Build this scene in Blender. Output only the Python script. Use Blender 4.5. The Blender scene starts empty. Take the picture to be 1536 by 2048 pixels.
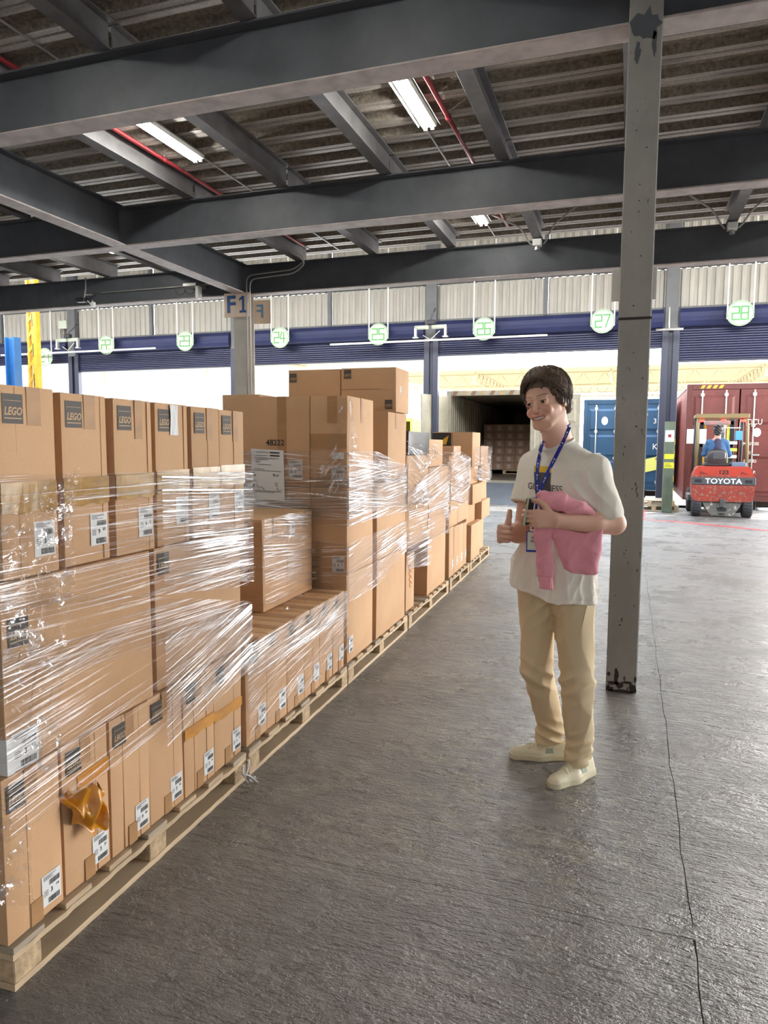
import bpy, bmesh, math, random
import numpy as np
from mathutils import Vector, Matrix
random.seed(7); RNG = np.random.default_rng(11)
SC = bpy.context.scene
COL = SC.collection
# ------------------------------------------------------------------ camera
YAW, PITCH, ROLL, FPX = -0.32965662, -0.09316859, 0.00571506, 1424.56
cd = bpy.data.cameras.new('camera'); cam = bpy.data.objects.new('camera', cd); COL.objects.link(cam)
cd.sensor_fit = 'VERTICAL'; cd.sensor_height = 24.0; cd.sensor_width = 18.0
cd.lens = FPX*24.0/2048.0; cd.clip_start = .05; cd.clip_end = 400
_f = Vector((math.sin(YAW)*math.cos(PITCH), math.cos(YAW)*math.cos(PITCH), math.sin(PITCH)))
_r = Vector((math.cos(YAW), -math.sin(YAW), 0)); _u = _r.cross(_f)
_r2 = math.cos(ROLL)*_r+math.sin(ROLL)*_u; _u2 = -math.sin(ROLL)*_r+math.cos(ROLL)*_u
m = Matrix((_r2, _u2, -_f)).transposed().to_4x4(); m.translation = (0, 0, 1.5)
cam.matrix_world = m
SC.camera = cam
# ------------------------------------------------------------------ world, sun, exposure
W = bpy.data.worlds.new('sky'); SC.world = W; W.use_nodes = True
nt = W.node_tree; nt.nodes.clear()
wo = nt.nodes.new('ShaderNodeOutputWorld'); bg = nt.nodes.new('ShaderNodeBackground')
tc = nt.nodes.new('ShaderNodeTexCoord'); sx = nt.nodes.new('ShaderNodeSeparateXYZ')
cr = nt.nodes.new('ShaderNodeValToRGB')
cr.color_ramp.elements[0].position = 0.0; cr.color_ramp.elements[0].color = (1.0, .97, .92, 1)
cr.color_ramp.elements[1].position = .6; cr.color_ramp.elements[1].color = (.80, .90, 1.0, 1)
nt.links.new(tc.outputs['Generated'], sx.inputs[0]); nt.links.new(sx.outputs['Z'], cr.inputs[0])
nt.links.new(cr.outputs[0], bg.inputs[0]); bg.inputs[1].default_value = 16.0
nt.links.new(bg.outputs[0], wo.inputs[0])
sl = bpy.data.lights.new('sun', 'SUN'); sun = bpy.data.objects.new('sun', sl); COL.objects.link(sun)
sl.energy = 9.0; sl.angle = math.radians(3); sl.color = (1, .95, .87)
sun.rotation_euler = (math.radians(-32), math.radians(22), 0)
vs = SC.view_settings; vs.view_transform = 'Standard'; vs.look = 'None'; vs.gamma = 1; vs.use_curve_mapping = False
vs.exposure = 0.02
# ------------------------------------------------------------------ materials
MATS = {}
def M(name, col, rough=.6, metal=0.0, spec=.5, var=None, var2=None, bump=None, bump2=None, emit=None, alpha=None, rvar=None, sheen=0, sss=0, col2=None, coord='Object', attr=None):
    """var=(scale vec, low colour factor, detail) multiplies the colour by noise; bump=(scale vec, strength, distance)"""
    if name in MATS: return MATS[name]
    mt = bpy.data.materials.new(name); mt.use_nodes = True; MATS[name] = mt
    n = mt.node_tree; N = n.nodes; L = n.links; b = N['Principled BSDF']
    b.inputs['Base Color'].default_value = (*col, 1); b.inputs['Roughness'].default_value = rough
    b.inputs['Metallic'].default_value = metal; b.inputs['Specular IOR Level'].default_value = spec
    if sheen: b.inputs['Sheen Weight'].default_value = sheen
    if sss: b.inputs['Subsurface Weight'].default_value = sss; b.inputs['Subsurface Radius'].default_value = (.01, .004, .002); b.inputs['Subsurface Scale'].default_value = 1.0
    tcn = N.new('ShaderNodeTexCoord')
    def noise(scale, detail=3, rough_=.6):
        mp = N.new('ShaderNodeMapping'); L.new(tcn.outputs[coord], mp.inputs[0])
        sc = scale if isinstance(scale, tuple) else (scale,)*3
        mp.inputs['Scale'].default_value = sc
        nz = N.new('ShaderNodeTexNoise'); nz.inputs['Scale'].default_value = 1; nz.inputs['Detail'].default_value = detail; nz.inputs['Roughness'].default_value = rough_
        L.new(mp.outputs[0], nz.inputs['Vector']); return nz
    cur = None
    if attr:
        at = N.new('ShaderNodeAttribute'); at.attribute_name = attr; cur = at.outputs['Color']
    for v in (var, var2):
        if not v: continue
        nz = noise(v[0], v[2] if len(v) > 2 else 3)
        rp = N.new('ShaderNodeMapRange'); rp.inputs[1].default_value = .35; rp.inputs[2].default_value = .65
        L.new(nz.outputs['Fac'], rp.inputs[0])
        mx = N.new('ShaderNodeMix'); mx.data_type = 'RGBA'; L.new(rp.outputs[0], mx.inputs['Factor'])
        c2 = v[1] if isinstance(v[1], tuple) else None
        if c2:     # mix towards a second colour
            if cur is None: mx.inputs['A'].default_value = (*col, 1)
            else: L.new(cur, mx.inputs['A'])
            mx.inputs['B'].default_value = (*c2, 1)
            if len(v) > 3: rp.inputs[1].default_value, rp.inputs[2].default_value = v[3]
        else:
            mx.blend_type = 'MULTIPLY'; mx.inputs['Factor'].default_value = 1
            n.links.remove(mx.inputs['Factor'].links[0])
            rp.inputs[3].default_value = v[1]; rp.inputs[4].default_value = 1.0
            if cur is None: mx.inputs['A'].default_value = (*col, 1)
            else: L.new(cur, mx.inputs['A'])
            L.new(rp.outputs[0], mx.inputs['B'])
        cur = mx.outputs['Result']
    if cur is not None: L.new(cur, b.inputs['Base Color'])
    if rvar:
        nz = noise(rvar[0]); rp = N.new('ShaderNodeMapRange'); rp.inputs[1].default_value = .35; rp.inputs[2].default_value = .65
        rp.inputs[3].default_value = rvar[1]; rp.inputs[4].default_value = rvar[2]
        L.new(nz.outputs['Fac'], rp.inputs[0]); L.new(rp.outputs[0], b.inputs['Roughness'])
    prev = None
    for v in (bump, bump2):
        if not v: continue
        nz = noise(v[0], 4); bp = N.new('ShaderNodeBump'); bp.inputs['Strength'].default_value = v[1]; bp.inputs['Distance'].default_value = v[2]
        L.new(nz.outputs['Fac'], bp.inputs['Height'])
        if prev: L.new(prev, bp.inputs['Normal'])
        prev = bp.outputs[0]
    if prev: L.new(prev, b.inputs['Normal'])
    if emit:
        b.inputs['Emission Color'].default_value = (*emit[0], 1); b.inputs['Emission Strength'].default_value = emit[1]
    if alpha is not None: b.inputs['Alpha'].default_value = alpha
    return mt
# ------------------------------------------------------------------ mesh helpers
class MB:
    """collects boxes, tubes, discs and polygons; build() links them as ONE mesh object"""
    def __init__(s): s.v = []; s.f = []; s.m = []
    def add(s, vs_, fs, mi=0):
        o = len(s.v); s.v += [tuple(map(float, p)) for p in vs_]; s.f += [tuple(i+o for i in f) for f in fs]; s.m += [mi]*len(fs); return s
    def box(s, a, b, mi=0, rz=0, c=None):
        x0, y0, z0 = a; x1, y1, z1 = b
        P = [(x0,y0,z0),(x1,y0,z0),(x1,y1,z0),(x0,y1,z0),(x0,y0,z1),(x1,y0,z1),(x1,y1,z1),(x0,y1,z1)]
        if rz:
            cx, cy = c or ((x0+x1)/2, (y0+y1)/2); ca, sa = math.cos(rz), math.sin(rz)
            P = [(cx+(x-cx)*ca-(y-cy)*sa, cy+(x-cx)*sa+(y-cy)*ca, z) for x, y, z in P]
        return s.add(P, [(0,3,2,1),(4,5,6,7),(0,1,5,4),(1,2,6,5),(2,3,7,6),(3,0,4,7)], mi)
    def cbox(s, a, b, ch=.004, mi=0):
        """chamfered box"""
        x0, y0, z0 = a; x1, y1, z1 = b; bm = bmesh.new(); bmesh.ops.create_cube(bm, size=1)
        for v in bm.verts: v.co = Vector(((x0+x1)/2+v.co.x*(x1-x0), (y0+y1)/2+v.co.y*(y1-y0), (z0+z1)/2+v.co.z*(z1-z0)))
        bmesh.ops.bevel(bm, geom=bm.edges[:], offset=ch, segments=1, affect='EDGES')
        bm.verts.ensure_lookup_table()
        s.add([v.co[:] for v in bm.verts], [[v.index for v in f.verts] for f in bm.faces], mi); bm.free(); return s
    def tube(s, pts, r, seg=8, mi=0, cap=True, taper=None):
        pts = [Vector(p) for p in pts]; n = len(pts); V = []; F_ = []
        up = Vector((0, 0, 1)); prev = None
        for i, p in enumerate(pts):
            d = (pts[min(i+1, n-1)]-pts[max(i-1, 0)]).normalized()
            if prev is None:
                a = d.cross(up); a = a.normalized() if a.length > 1e-3 else Vector((1, 0, 0))
            else:
                a = (prev-d*prev.dot(d)); a = a.normalized() if a.length > 1e-6 else Vector((1, 0, 0))
            prev = a; b = d.cross(a)
            rr = (r[i] if isinstance(r, (list, tuple)) else r)
            for k in range(seg):
                t = 2*math.pi*k/seg; V.append(p+a*math.cos(t)*rr+b*math.sin(t)*rr)
        for i in range(n-1):
            for k in range(seg):
                k2 = (k+1) % seg; F_.append((i*seg+k, i*seg+k2, (i+1)*seg+k2, (i+1)*seg+k))
        if cap: F_.append(tuple(range(seg-1, -1, -1))); F_.append(tuple((n-1)*seg+k for k in range(seg)))
        return s.add(V, F_, mi)
    def prism(s, poly, axis, a, b, mi=0):
        """poly: 2-D outline, extruded along axis (0,1,2) from a to b"""
        def P(u, v, w): return (w, u, v) if axis == 0 else (u, w, v) if axis == 1 else (u, v, w)
        n = len(poly); V = [P(u, v, a) for u, v in poly]+[P(u, v, b) for u, v in poly]
        F_ = [(i, (i+1) % n, n+(i+1) % n, n+i) for i in range(n)]+[tuple(range(n-1, -1, -1)), tuple(range(n, 2*n))]
        return s.add(V, F_, mi)
    def grid(s, fn, nu, nv, mi=0):
        V = [fn(i/nu, j/nv) for j in range(nv+1) for i in range(nu+1)]
        F_ = [(j*(nu+1)+i, j*(nu+1)+i+1, (j+1)*(nu+1)+i+1, (j+1)*(nu+1)+i) for j in range(nv) for i in range(nu)]
        return s.add(V, F_, mi)
    def mesh(s, name, mats, smooth=False, fix=True):
        me = bpy.data.meshes.new(name); me.from_pydata(s.v, [], s.f)
        for mt in (mats if isinstance(mats, (list, tuple)) else [mats]): me.materials.append(mt)
        me.polygons.foreach_set('material_index', s.m)
        if smooth: me.polygons.foreach_set('use_smooth', [True]*len(s.f))
        if fix:
            bm = bmesh.new(); bm.from_mesh(me); bmesh.ops.recalc_face_normals(bm, faces=bm.faces[:]); bm.to_mesh(me); bm.free()
        me.update(); return me
    def build(s, name, mats, parent=None, smooth=False, loc=(0,0,0), rot=(0,0,0), fix=True):
        return link(name, s.mesh(name, mats, smooth, fix), parent, loc, rot)
def link(name, me, parent=None, loc=(0,0,0), rot=(0,0,0)):
    o = bpy.data.objects.new(name, me); COL.objects.link(o); o.location = loc; o.rotation_euler = rot
    if parent: o.parent = parent
    return o
def tag(o, label=None, cat=None, group=None, kind=None):
    if label: o['label'] = label
    if cat: o['category'] = cat
    if group: o['group'] = group
    if kind: o['kind'] = kind
    return o
def root(name, label, cat, loc=(0,0,0), rz=0, group=None):
    return tag(link(name, None, None, loc, (0,0,rz)), label, cat, group)
def copy_tree(o, parent=None):
    c = o.copy(); COL.objects.link(c)
    if parent: c.parent = parent
    for ch in list(o.children): copy_tree(ch, c)
    return c
def text_geo(s, size=1.0, bold=0.0, shear=0.0, sx_=1.0, align='CENTER'):
    """2-D outline of the built-in font as (verts, faces)"""
    cu = bpy.data.curves.new('txt', 'FONT'); cu.body = s; cu.size = size; cu.offset = bold; cu.shear = shear
    cu.align_x = align; cu.align_y = 'CENTER'; cu.resolution_u = 3
    o = bpy.data.objects.new('txt', cu); COL.objects.link(o)
    dg = bpy.context.evaluated_depsgraph_get(); me = bpy.data.meshes.new_from_object(o.evaluated_get(dg))
    V = [(v.co.x*sx_, v.co.y) for v in me.vertices]; F_ = [tuple(p.vertices) for p in me.polygons]
    bpy.data.objects.remove(o); bpy.data.curves.remove(cu); bpy.data.meshes.remove(me); return V, F_
def put_text(mb, s, pos, size, mi=0, plane='yz', **k):
    """lettering lying in a plane: 'yz' faces +X, 'xz' faces -Y"""
    V, F_ = text_geo(s, size, **k); x, y, z = pos
    if plane == 'yz': P = [(x, y+u, z+v) for u, v in V]
    elif plane == 'xz': P = [(x+u, y, z+v) for u, v in V]
    elif plane == 'xzm': P = [(x-u, y, z+v) for u, v in V]
    return mb.add(P, F_, mi)
# ================================================================== SETTING
m_conc = M('worn_concrete', (.125,.112,.105))
def floor_material():
    n = m_conc.node_tree; N = n.nodes; L = n.links; b = N['Principled BSDF']
    g = N.new('ShaderNodeNewGeometry')
    def noise(scale, detail=4, rough=.6, loc=(0,0,0), rot=0):
        mp = N.new('ShaderNodeMapping'); L.new(g.outputs['Position'], mp.inputs[0]); mp.inputs['Scale'].default_value = scale; mp.inputs['Location'].default_value = loc
        mp.inputs['Rotation'].default_value = (0, 0, rot)
        z = N.new('ShaderNodeTexNoise'); z.inputs['Scale'].default_value = 1; z.inputs['Detail'].default_value = detail; z.inputs['Roughness'].default_value = rough
        L.new(mp.outputs[0], z.inputs['Vector']); return z
    def ramp(z, a, c, lo, hi):
        r = N.new('ShaderNodeMapRange'); r.inputs[1].default_value = a; r.inputs[2].default_value = c; r.inputs[3].default_value = lo; r.inputs[4].default_value = hi
        L.new(z, r.inputs[0]); return r.outputs[0]
    def mix(f, a, c2, mode='MIX'):
        x = N.new('ShaderNodeMix'); x.data_type = 'RGBA'; x.blend_type = mode
        if isinstance(f, float): x.inputs['Factor'].default_value = f
        else: L.new(f, x.inputs['Factor'])
        for k, v in (('A', a), ('B', c2)):
            if isinstance(v, tuple): x.inputs[k].default_value = (*v, 1)
            else: L.new(v, x.inputs[k])
        return x.outputs['Result']
    big = noise((.7,1.1,1), 5, .65); fine = noise((9,16,1), 5, .7, (3,1,0)); pale = noise((5,9,1), 6, .7, (7,2,0), .5)
    c = mix(ramp(big.outputs['Fac'], .35, .65, 0, 1), (.125,.113,.107), (.250,.224,.208))
    c = mix(ramp(fine.outputs['Fac'], .4, .68, 0, .55), c, (.070,.063,.060))
    where = noise((.45,.6,1), 2, .5, (1.5,.6,0))
    pm = N.new('ShaderNodeMath'); pm.operation = 'MULTIPLY'
    L.new(ramp(pale.outputs['Fac'], .49, .57, 0, .7), pm.inputs[0]); L.new(ramp(where.outputs['Fac'], .42, .54, 0, 1), pm.inputs[1])
    c = mix(pm.outputs[0], c, (.25,.235,.19))
    sp = N.new('ShaderNodeSeparateXYZ'); L.new(g.outputs['Position'], sp.inputs[0])      # tyre-black stain along the long joint
    wn = noise((.8,1.4,1), 4, .6, (2,9,0)); ad = N.new('ShaderNodeMath'); ad.operation = 'MULTIPLY_ADD'; ad.inputs[1].default_value = .55; ad.inputs[2].default_value = -.53
    L.new(wn.outputs['Fac'], ad.inputs[0]); su = N.new('ShaderNodeMath'); su.operation = 'ADD'; L.new(sp.outputs['X'], su.inputs[0]); L.new(ad.outputs[0], su.inputs[1])
    ab = N.new('ShaderNodeMath'); ab.operation = 'ABSOLUTE'; L.new(su.outputs[0], ab.inputs[0]); st = noise((22,30,1), 5, .75, (5,5,0))
    sm = N.new('ShaderNodeMath'); sm.operation = 'MULTIPLY'; L.new(ramp(ab.outputs[0], .02, .13, .75, 0), sm.inputs[0]); L.new(ramp(st.outputs['Fac'], .40, .56, 0, 1), sm.inputs[1])
    c = mix(sm.outputs[0], c, (.045,.038,.035))
    L.new(c, b.inputs['Base Color'])
    rg = noise((1.3,2.2,1), 5, .7, (11,4,0))
    b.inputs['IOR'].default_value = 1.85
    L.new(ramp(rg.outputs['Fac'], .35, .65, .18, .42), b.inputs['Roughness'])
    b.inputs['Specular IOR Level'].default_value = .5
    # trowel ridges running across the aisle, then pits and grit
    r1 = noise((5,19,1), 4, .62, rot=.06); r2 = noise((20,52,1), 4, .7, rot=-.1); r3 = noise((80,100,1), 3, .7)
    r1.inputs['Distortion'].default_value = .7; r2.inputs['Distortion'].default_value = .25
    prev = None
    for z, st, d in ((r1, 1.0, .026), (r2, 1.0, .017), (r3, 1.0, .007)):
        bp = N.new('ShaderNodeBump'); bp.inputs['Strength'].default_value = st; bp.inputs['Distance'].default_value = d; L.new(z.outputs['Fac'], bp.inputs['Height'])
        if prev: L.new(prev, bp.inputs['Normal'])
        prev = bp.outputs[0]
    L.new(prev, b.inputs['Normal'])
floor_material()
m_joint = M('joint_filler', (.06,.055,.05), .8)
fl = tag(link('floor', None), 'grey worn concrete warehouse floor with trowel ridges and joints', kind='structure')
MB().box((-32,-9,-.3),(16,19.05,-.003)).build('subfloor', m_joint, fl)
xs = [-32,-20.2,-16.1,-12.0,-7.94,-3.85,.24,4.32,8.4,12.5,16]; ys = [-9,-4.8,-2.45,-.1,2.25,4.6,6.95,9.3,11.65,14.0,16.35,19.05]
def wob(t, k, amp=.0035): return amp*(math.sin(t*7.3+k)+.6*math.sin(t*17.1+2*k)+.4*math.sin(t*39+3*k))
for i in range(len(xs)-1):
    for j in range(len(ys)-1):
        near = abs(i-5.5) < 2 and j in (1,2,3,4,5,6)
        g = .0018; a, b_, c, d = xs[i]+g, xs[i+1]-g, ys[j]+g*.7, ys[j+1]-g*.7
        n = 24 if near else 2; top = []
        for k in range(n): top.append((a+(b_-a)*k/n, c+wob(a+(b_-a)*k/n, j)))
        for k in range(n): top.append((b_+wob(c+(d-c)*k/n, i+5), c+(d-c)*k/n))
        for k in range(n): top.append((b_+(a-b_)*k/n, d+wob(b_+(a-b_)*k/n, j+1)))
        for k in range(n): top.append((a+wob(d+(c-d)*k/n, i+4), d+(c-d)*k/n))
        mb = MB(); mb.prism(top, 2, -.012, 0); mb.build('floor_slab', m_conc, fl)

# ---------------- steel frame of the low deck
m_beam = M('dark_grey_steel_paint', (.085,.090,.102), .55, .0, .4, var=((3,3,3),.75,4), bump=((25,25,25),.15,.003))
m_flange = M('dusty_pink_grey_flange', (.46,.39,.37), .6, var=((6,6,6),.7,4))
m_joist = M('grey_steel_joist', (.20,.19,.195), .45, .2, .5, var=((4,4,4),.7,4))
def deck_material():
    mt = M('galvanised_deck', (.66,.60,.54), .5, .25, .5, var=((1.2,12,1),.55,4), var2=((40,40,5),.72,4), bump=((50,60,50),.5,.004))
    return mt
m_deck = deck_material()
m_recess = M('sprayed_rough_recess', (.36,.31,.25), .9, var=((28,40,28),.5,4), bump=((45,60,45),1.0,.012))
ce = tag(link('ceiling', None), 'ribbed galvanised metal deck over dark steel beams', kind='structure')
Y0D, Y1D, PIT = -6.2, 10.95, .37
k = 0; y = Y0D
while y < Y1D-.05:
    mb = MB(); e = min(PIT, Y1D-y)
    prof = [(y,4.395),(y+.055,4.385),(y+.062,4.395),(y+.10,4.395),(y+.107,4.385),(y+.16,4.395)]
    # bottom pan with a small groove, sloping webs and rough top recess
    z0, zr = 4.60, 4.665
    pan = [(y,z0),(y+.062,z0),(y+.068,z0+.012),(y+.082,z0+.012),(y+.088,z0),(y+.15,z0),(y+.15,z0+.08),(y,z0+.08)]
    mb.prism(pan, 0, -18.0, 9.0)
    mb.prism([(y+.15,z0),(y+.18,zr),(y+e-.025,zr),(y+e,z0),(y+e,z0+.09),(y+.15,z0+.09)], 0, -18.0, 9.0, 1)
    mb.build('deck_rib', [m_deck, m_recess], ce); y += PIT
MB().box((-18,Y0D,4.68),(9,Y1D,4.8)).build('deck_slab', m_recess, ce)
def beam(name, label, axis, a, b, c, w=.19, z0=3.9, z1=4.36, group=None, mats=None, ft=.016, bot=1):
    """I-beam: web and top flange as the thing's mesh, the dusty bottom flange a part"""
    rt = root(name, label, 'beam', group=group)
    def bx(u0, u1, v0, v1, mt, nm):
        mb = MB()
        if axis == 0: mb.cbox((a,u0,v0),(b,u1,v1),.003)
        else: mb.cbox((u0,a,v0),(u1,b,v1),.003)
        mb.build(nm, mt, rt)
    mw, mf = mats or (m_beam, m_flange)
    bx(c-.006, c+.006, z0+ft, z1-ft, mw, 'web'); bx(c-w/2, c+w/2, z0, z0+ft, mf, 'bottom_flange'); bx(c-w/2, c+w/2, z1-ft, z1, mw, 'top_flange')
    return rt
b1 = beam('steel_beam', 'deep dark steel cross beam nearest the camera at the top of the photo', 0, -18, 9, 4.62)
b2 = beam('steel_beam', 'second deep dark steel cross beam, between the two ceiling lamps and the far sign rods', 0, -18, 9, 7.52)
b3 = beam('steel_beam', 'third dark steel cross beam, resting on the column with the F1 plate', 0, -18, 9, 10.45)
beam('steel_beam', 'dark steel cross beam overhead behind the camera', 0, -18, 9, -2.4)
# stiffeners and gussets
for gx, side_ in ((-5.97,'above the left cartons'),(-12.0,'far beyond the left edge')):
    for ya, yb, wh in ((-2.2,4.52,'near the camera'),(4.72,7.42,'between the first two cross beams'),(7.62,10.35,'ending at the column plate')):
        beam('steel_girder', f'deep dark girder {side_}, {wh}', 1, ya, yb, gx, .2)
JX = [-11.05,-9.85,-8.6,-7.4,-4.97,-3.75,-2.54,-1.30,-.08,1.14,2.36,3.58,4.8,6.0]
nm = ['first','second','third','fourth']
for bay, (ya, yb, wh) in enumerate(((-2.3,4.60,'nearest the camera'),(4.64,7.50,'before the second cross beam'),(7.54,10.62,'before the third cross beam'))):
    for i, x in enumerate(JX):
        w = 'left of the long girder' if x < -6 else 'right of the long girder'
        side = [q for q in JX if (q < -6) == (x < -6)]
        n_ = sorted(side, key=lambda q: abs(q+6)).index(x)
        o = ['first','second','third','fourth','fifth','sixth','seventh','eighth','ninth','tenth'][n_]
        beam('steel_joist', f'{o} joist {w}, {wh}', 1, ya, yb, x, .13, 4.363, 4.597, 'small joists under the deck', (m_joist, m_joist), .009)
# ---------------- pipes, conduits, lamps under the deck
m_red = M('red_pipe_paint', (.36,.03,.04), .35, var=((5,5,5),.7,3))
m_galv = M('galvanised_conduit', (.42,.40,.38), .4, .5)
m_white = M('white_enamel', (.75,.75,.72), .4)
m_lamp = M('lit_tube', (1,1,1), .5, emit=((1.0,.99,.92), 80))
m_dark = M('black_plastic', (.015,.015,.017), .5)
for x, z, y0, y1, lb in ((-1.71,4.56,4.2,10.3,'red sprinkler pipe beside the right ceiling lamp'),(-4.86,4.56,4.2,10.3,'red sprinkler pipe beside the left ceiling lamp')):
    rt = root('sprinkler_pipe', lb, 'pipe')
    MB().tube([(x,y0,z),(x,y1,z)], .021, 10).build('pipe_run', m_red, rt, True)
    for yy in (6.8, 9.5):
        MB().tube([(x,yy-.03,z),(x,yy+.03,z)], .029, 10).build('pipe_collar', m_red, rt, True)
        MB().tube([(x,yy,z+.02),(x,yy,z+.06)], .011, 8).tube([(x+.02,yy,z+.055),(x-.02,yy,z+.055)], .006, 6).build('sprinkler_head', m_galv, rt, True)
for x, lb in ((-1.99,'thin grey conduit running on from the right ceiling lamp'),(-4.47,'thin grey conduit running on from the left ceiling lamp')):
    rt = tag(MB().tube([(x,3.0,4.588),(x,10.8,4.588)], .009, 6).build('electrical_conduit', m_galv, smooth=True), lb, 'conduit')
def tube_lamp(x, y, lb):
    k_ = 3.03/2.83; x *= k_; y *= k_; rt = root('ceiling_lamp', lb, 'lamp', (x,y,4.53))
    MB().cbox((-.075,-.62,0),(.075,.62,.05),.008).add([(-.11,-.62,.012),(-.075,-.62,.05),(-.075,.62,.05),(-.11,.62,.012),(.11,-.62,.012),(.075,-.62,.05),(.075,.62,.05),(.11,.62,.012)],[(0,1,2,3),(7,6,5,4)]).build('reflector_housing', m_white, rt)
    for s in (-1,1):
        MB().tube([(s*.035,-.6,-.014),(s*.035,.6,-.014)], .014, 10).build('fluorescent_tube', m_lamp, rt, True)
        for e in (-.605,.605): MB().box((s*.035-.016,e-.012,-.03),(s*.035+.016,e+.012,.004)).build('lamp_holder', m_white, rt)
    return rt
tube_lamp(-1.79, 5.85, 'lit fluorescent ceiling lamp nearest the person, right of centre at the top')
tube_lamp(-4.17, 5.83, 'lit fluorescent ceiling lamp above the left pallets')
tube_lamp(-1.86, 8.75, 'lit fluorescent ceiling lamp partly hidden behind the second cross beam')
tube_lamp(-7.3, 8.4, 'lit fluorescent ceiling lamp left of the long girder')
for q_, (x_, y_) in enumerate(((-1.79,2.9),(-4.17,2.9),(2.9,2.9),(2.9,5.85),(2.9,8.75))): tube_lamp(x_, y_, ['lit ceiling lamp overhead in front of the nearest beam','lit ceiling lamp overhead left in front of the nearest beam','lit ceiling lamp right of the view, nearest bay','lit ceiling lamp right of the tall column, second bay','lit ceiling lamp right of the tall column, third bay','lit ceiling lamp straight above the camera','lit ceiling lamp above and left of the camera'][q_])  # unseen lamps added to brighten the deck and beams
# bent conduits from beam three down the column
m_cable = M('black_cable', (.02,.02,.02), .6)
def pipe_thing(lb, paths, r=.011, mt=None, name='bent_conduit', cat='conduit'):
    rt = root(name, lb, cat)
    for p in paths: MB().tube(p, r, 7).build('conduit_run', mt or m_galv, rt, True)
    return rt
def arc(pts, n=5):
    """rounds the corners of a polyline"""
    P = [Vector(p) for p in pts]; out = [P[0]]
    for i in range(1, len(P)-1):
        a, b, c = P[i-1], P[i], P[i+1]; r = min(.12, (a-b).length*.45, (c-b).length*.45)
        u = b+(a-b).normalized()*r; v = b+(c-b).normalized()*r
        for k in range(n+1):
            t = k/n; out.append(u*(1-t)**2+b*2*t*(1-t)+v*t*t)
    return out+[P[-1]]
pipe_thing('pair of grey conduits bending from the deck down the column with the F1 plate',
   [arc([(-5.84+d,10.26,.3),(-5.84+d,10.26,4.17-d),(-4.98,10.24,4.2-d),(-4.75,10.18,4.34-d),(-5.15,9.8,4.55),(-4.7,8.8,4.585)]) for d in (0,.06)])
pipe_thing('grey conduits curving up either side of the joist end left of the tall column',
   [arc([(-1.30+s*.08,10.30,4.28),(-1.30+s*.12,10.28,4.32),(-1.30+s*.22,10.2,4.50),(-1.30+s*.6,9.7,4.588)]) for s in (-1,1)], .012)
pipe_thing('grey conduits curving up either side of the joist end right of the tall column',
   [arc([(1.14+s*.08,10.30,4.28),(1.14+s*.12,10.28,4.32),(1.14+s*.24,10.2,4.50),(1.14+s*.6,9.7,4.588)]) for s in (-1,1)], .012)
for x, w in ((-1.30,'left'),(1.14,'right')):
    rt = root('junction_box', f'small pale junction box under the joist end {w} of the tall column', 'box', (x,10.27,4.25))
    MB().cbox((-.06,-.06,0),(.06,.06,.09),.006).build('box_body', m_white, rt); MB().tube([(0,0,-.05),(0,0,0)], .035, 8).build('gland', m_galv, rt)
# camera and cables on the girder
rt = root('security_camera', 'white bullet camera with looped cables under the girder left of the F1 plate', 'camera', (-6.75,10.2,4.05))
MB().cbox((-.2,-.05,.0),(.05,.243,.05),.006).build('mount_plate', m_galv, rt)
MB().cbox((.03,-.05,-.20),(.10,.05,.0),.01).build('camera_body', m_white, rt)
for q in (-.28,-.1): MB().tube([(q+.09*math.cos(t),0,-.03+.09*math.sin(t)) for t in np.linspace(math.pi,2*math.pi,10)], .006, 6).build('cable_loop', m_cable, rt, True)
rt = root('floodlight', 'small black floodlight hanging on the third beam above dock number 22', 'lamp', (-8.95,10.2,4.0))
MB().tube([(0,.24,.1),(0,0,.05)], .015, 6).build('wall_arm', m_galv, rt, True); MB().cbox((-.17,-.05,-.07),(.02,.06,.0),.01).build('lamp_head', m_dark, rt)
MB().tube([(-.02,0,0),(.02,.0,.14),(-.02,.05,.35)], .012, 6).build('bracket', m_galv, rt)
MB().tube([(.05,0,-.05),(.12,0,-.12),(.16,0,-.05)], .008, 6).cbox((.13,-.03,-.16),(.2,.03,-.08),.01).build('sensor', m_white, rt)
pipe_thing('thin grey conduit along the lower web of the third beam, left of the girder', [[(-8.8,10.42,4.12),(-6.3,10.42,4.12)]], .012)

# ---------------- columns
m_col = M('grey_column_paint', (.27,.255,.235), .55, 0, .4, var=((4,4,2),.78,5), var2=((30,30,9),(.07,.05,.04),4,(.66,.70)), bump=((30,30,12),.12,.003))
m_rust = M('flaked_black_rust', (.035,.022,.016), .85, var=((20,20,20),.5,4), bump=((60,60,60),.4,.002))
rt = root('steel_column', 'tall grey square column right behind the person, flaked black at its foot', 'column', (.005,4.58,0))
MB().cbox((-.09,-.09,0),(.09,.09,2.245),.006).build('lower_shaft', m_col, rt); MB().cbox((-.091,-.091,2.25),(.091,.091,4.59),.006).build('upper_shaft', m_col, rt)
MB().box((-.093,-.093,2.243),(.093,.093,2.252)).build('weld_seam', m_rust, rt)
def flake(seed, cx, cz, rx, rz_, n=16, y=-.0925):
    r_ = random.Random(seed); P = []
    for k in range(n):
        t = 2*math.pi*k/n; q = 1+r_.uniform(-.35,.3); P.append((cx+rx*q*math.cos(t), cz+rz_*q*math.sin(t)))
    return MB().prism([(max(-.0895,min(.0895,a)), max(.0,b)) for a, b in P], 1, y, y+.003)
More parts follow.
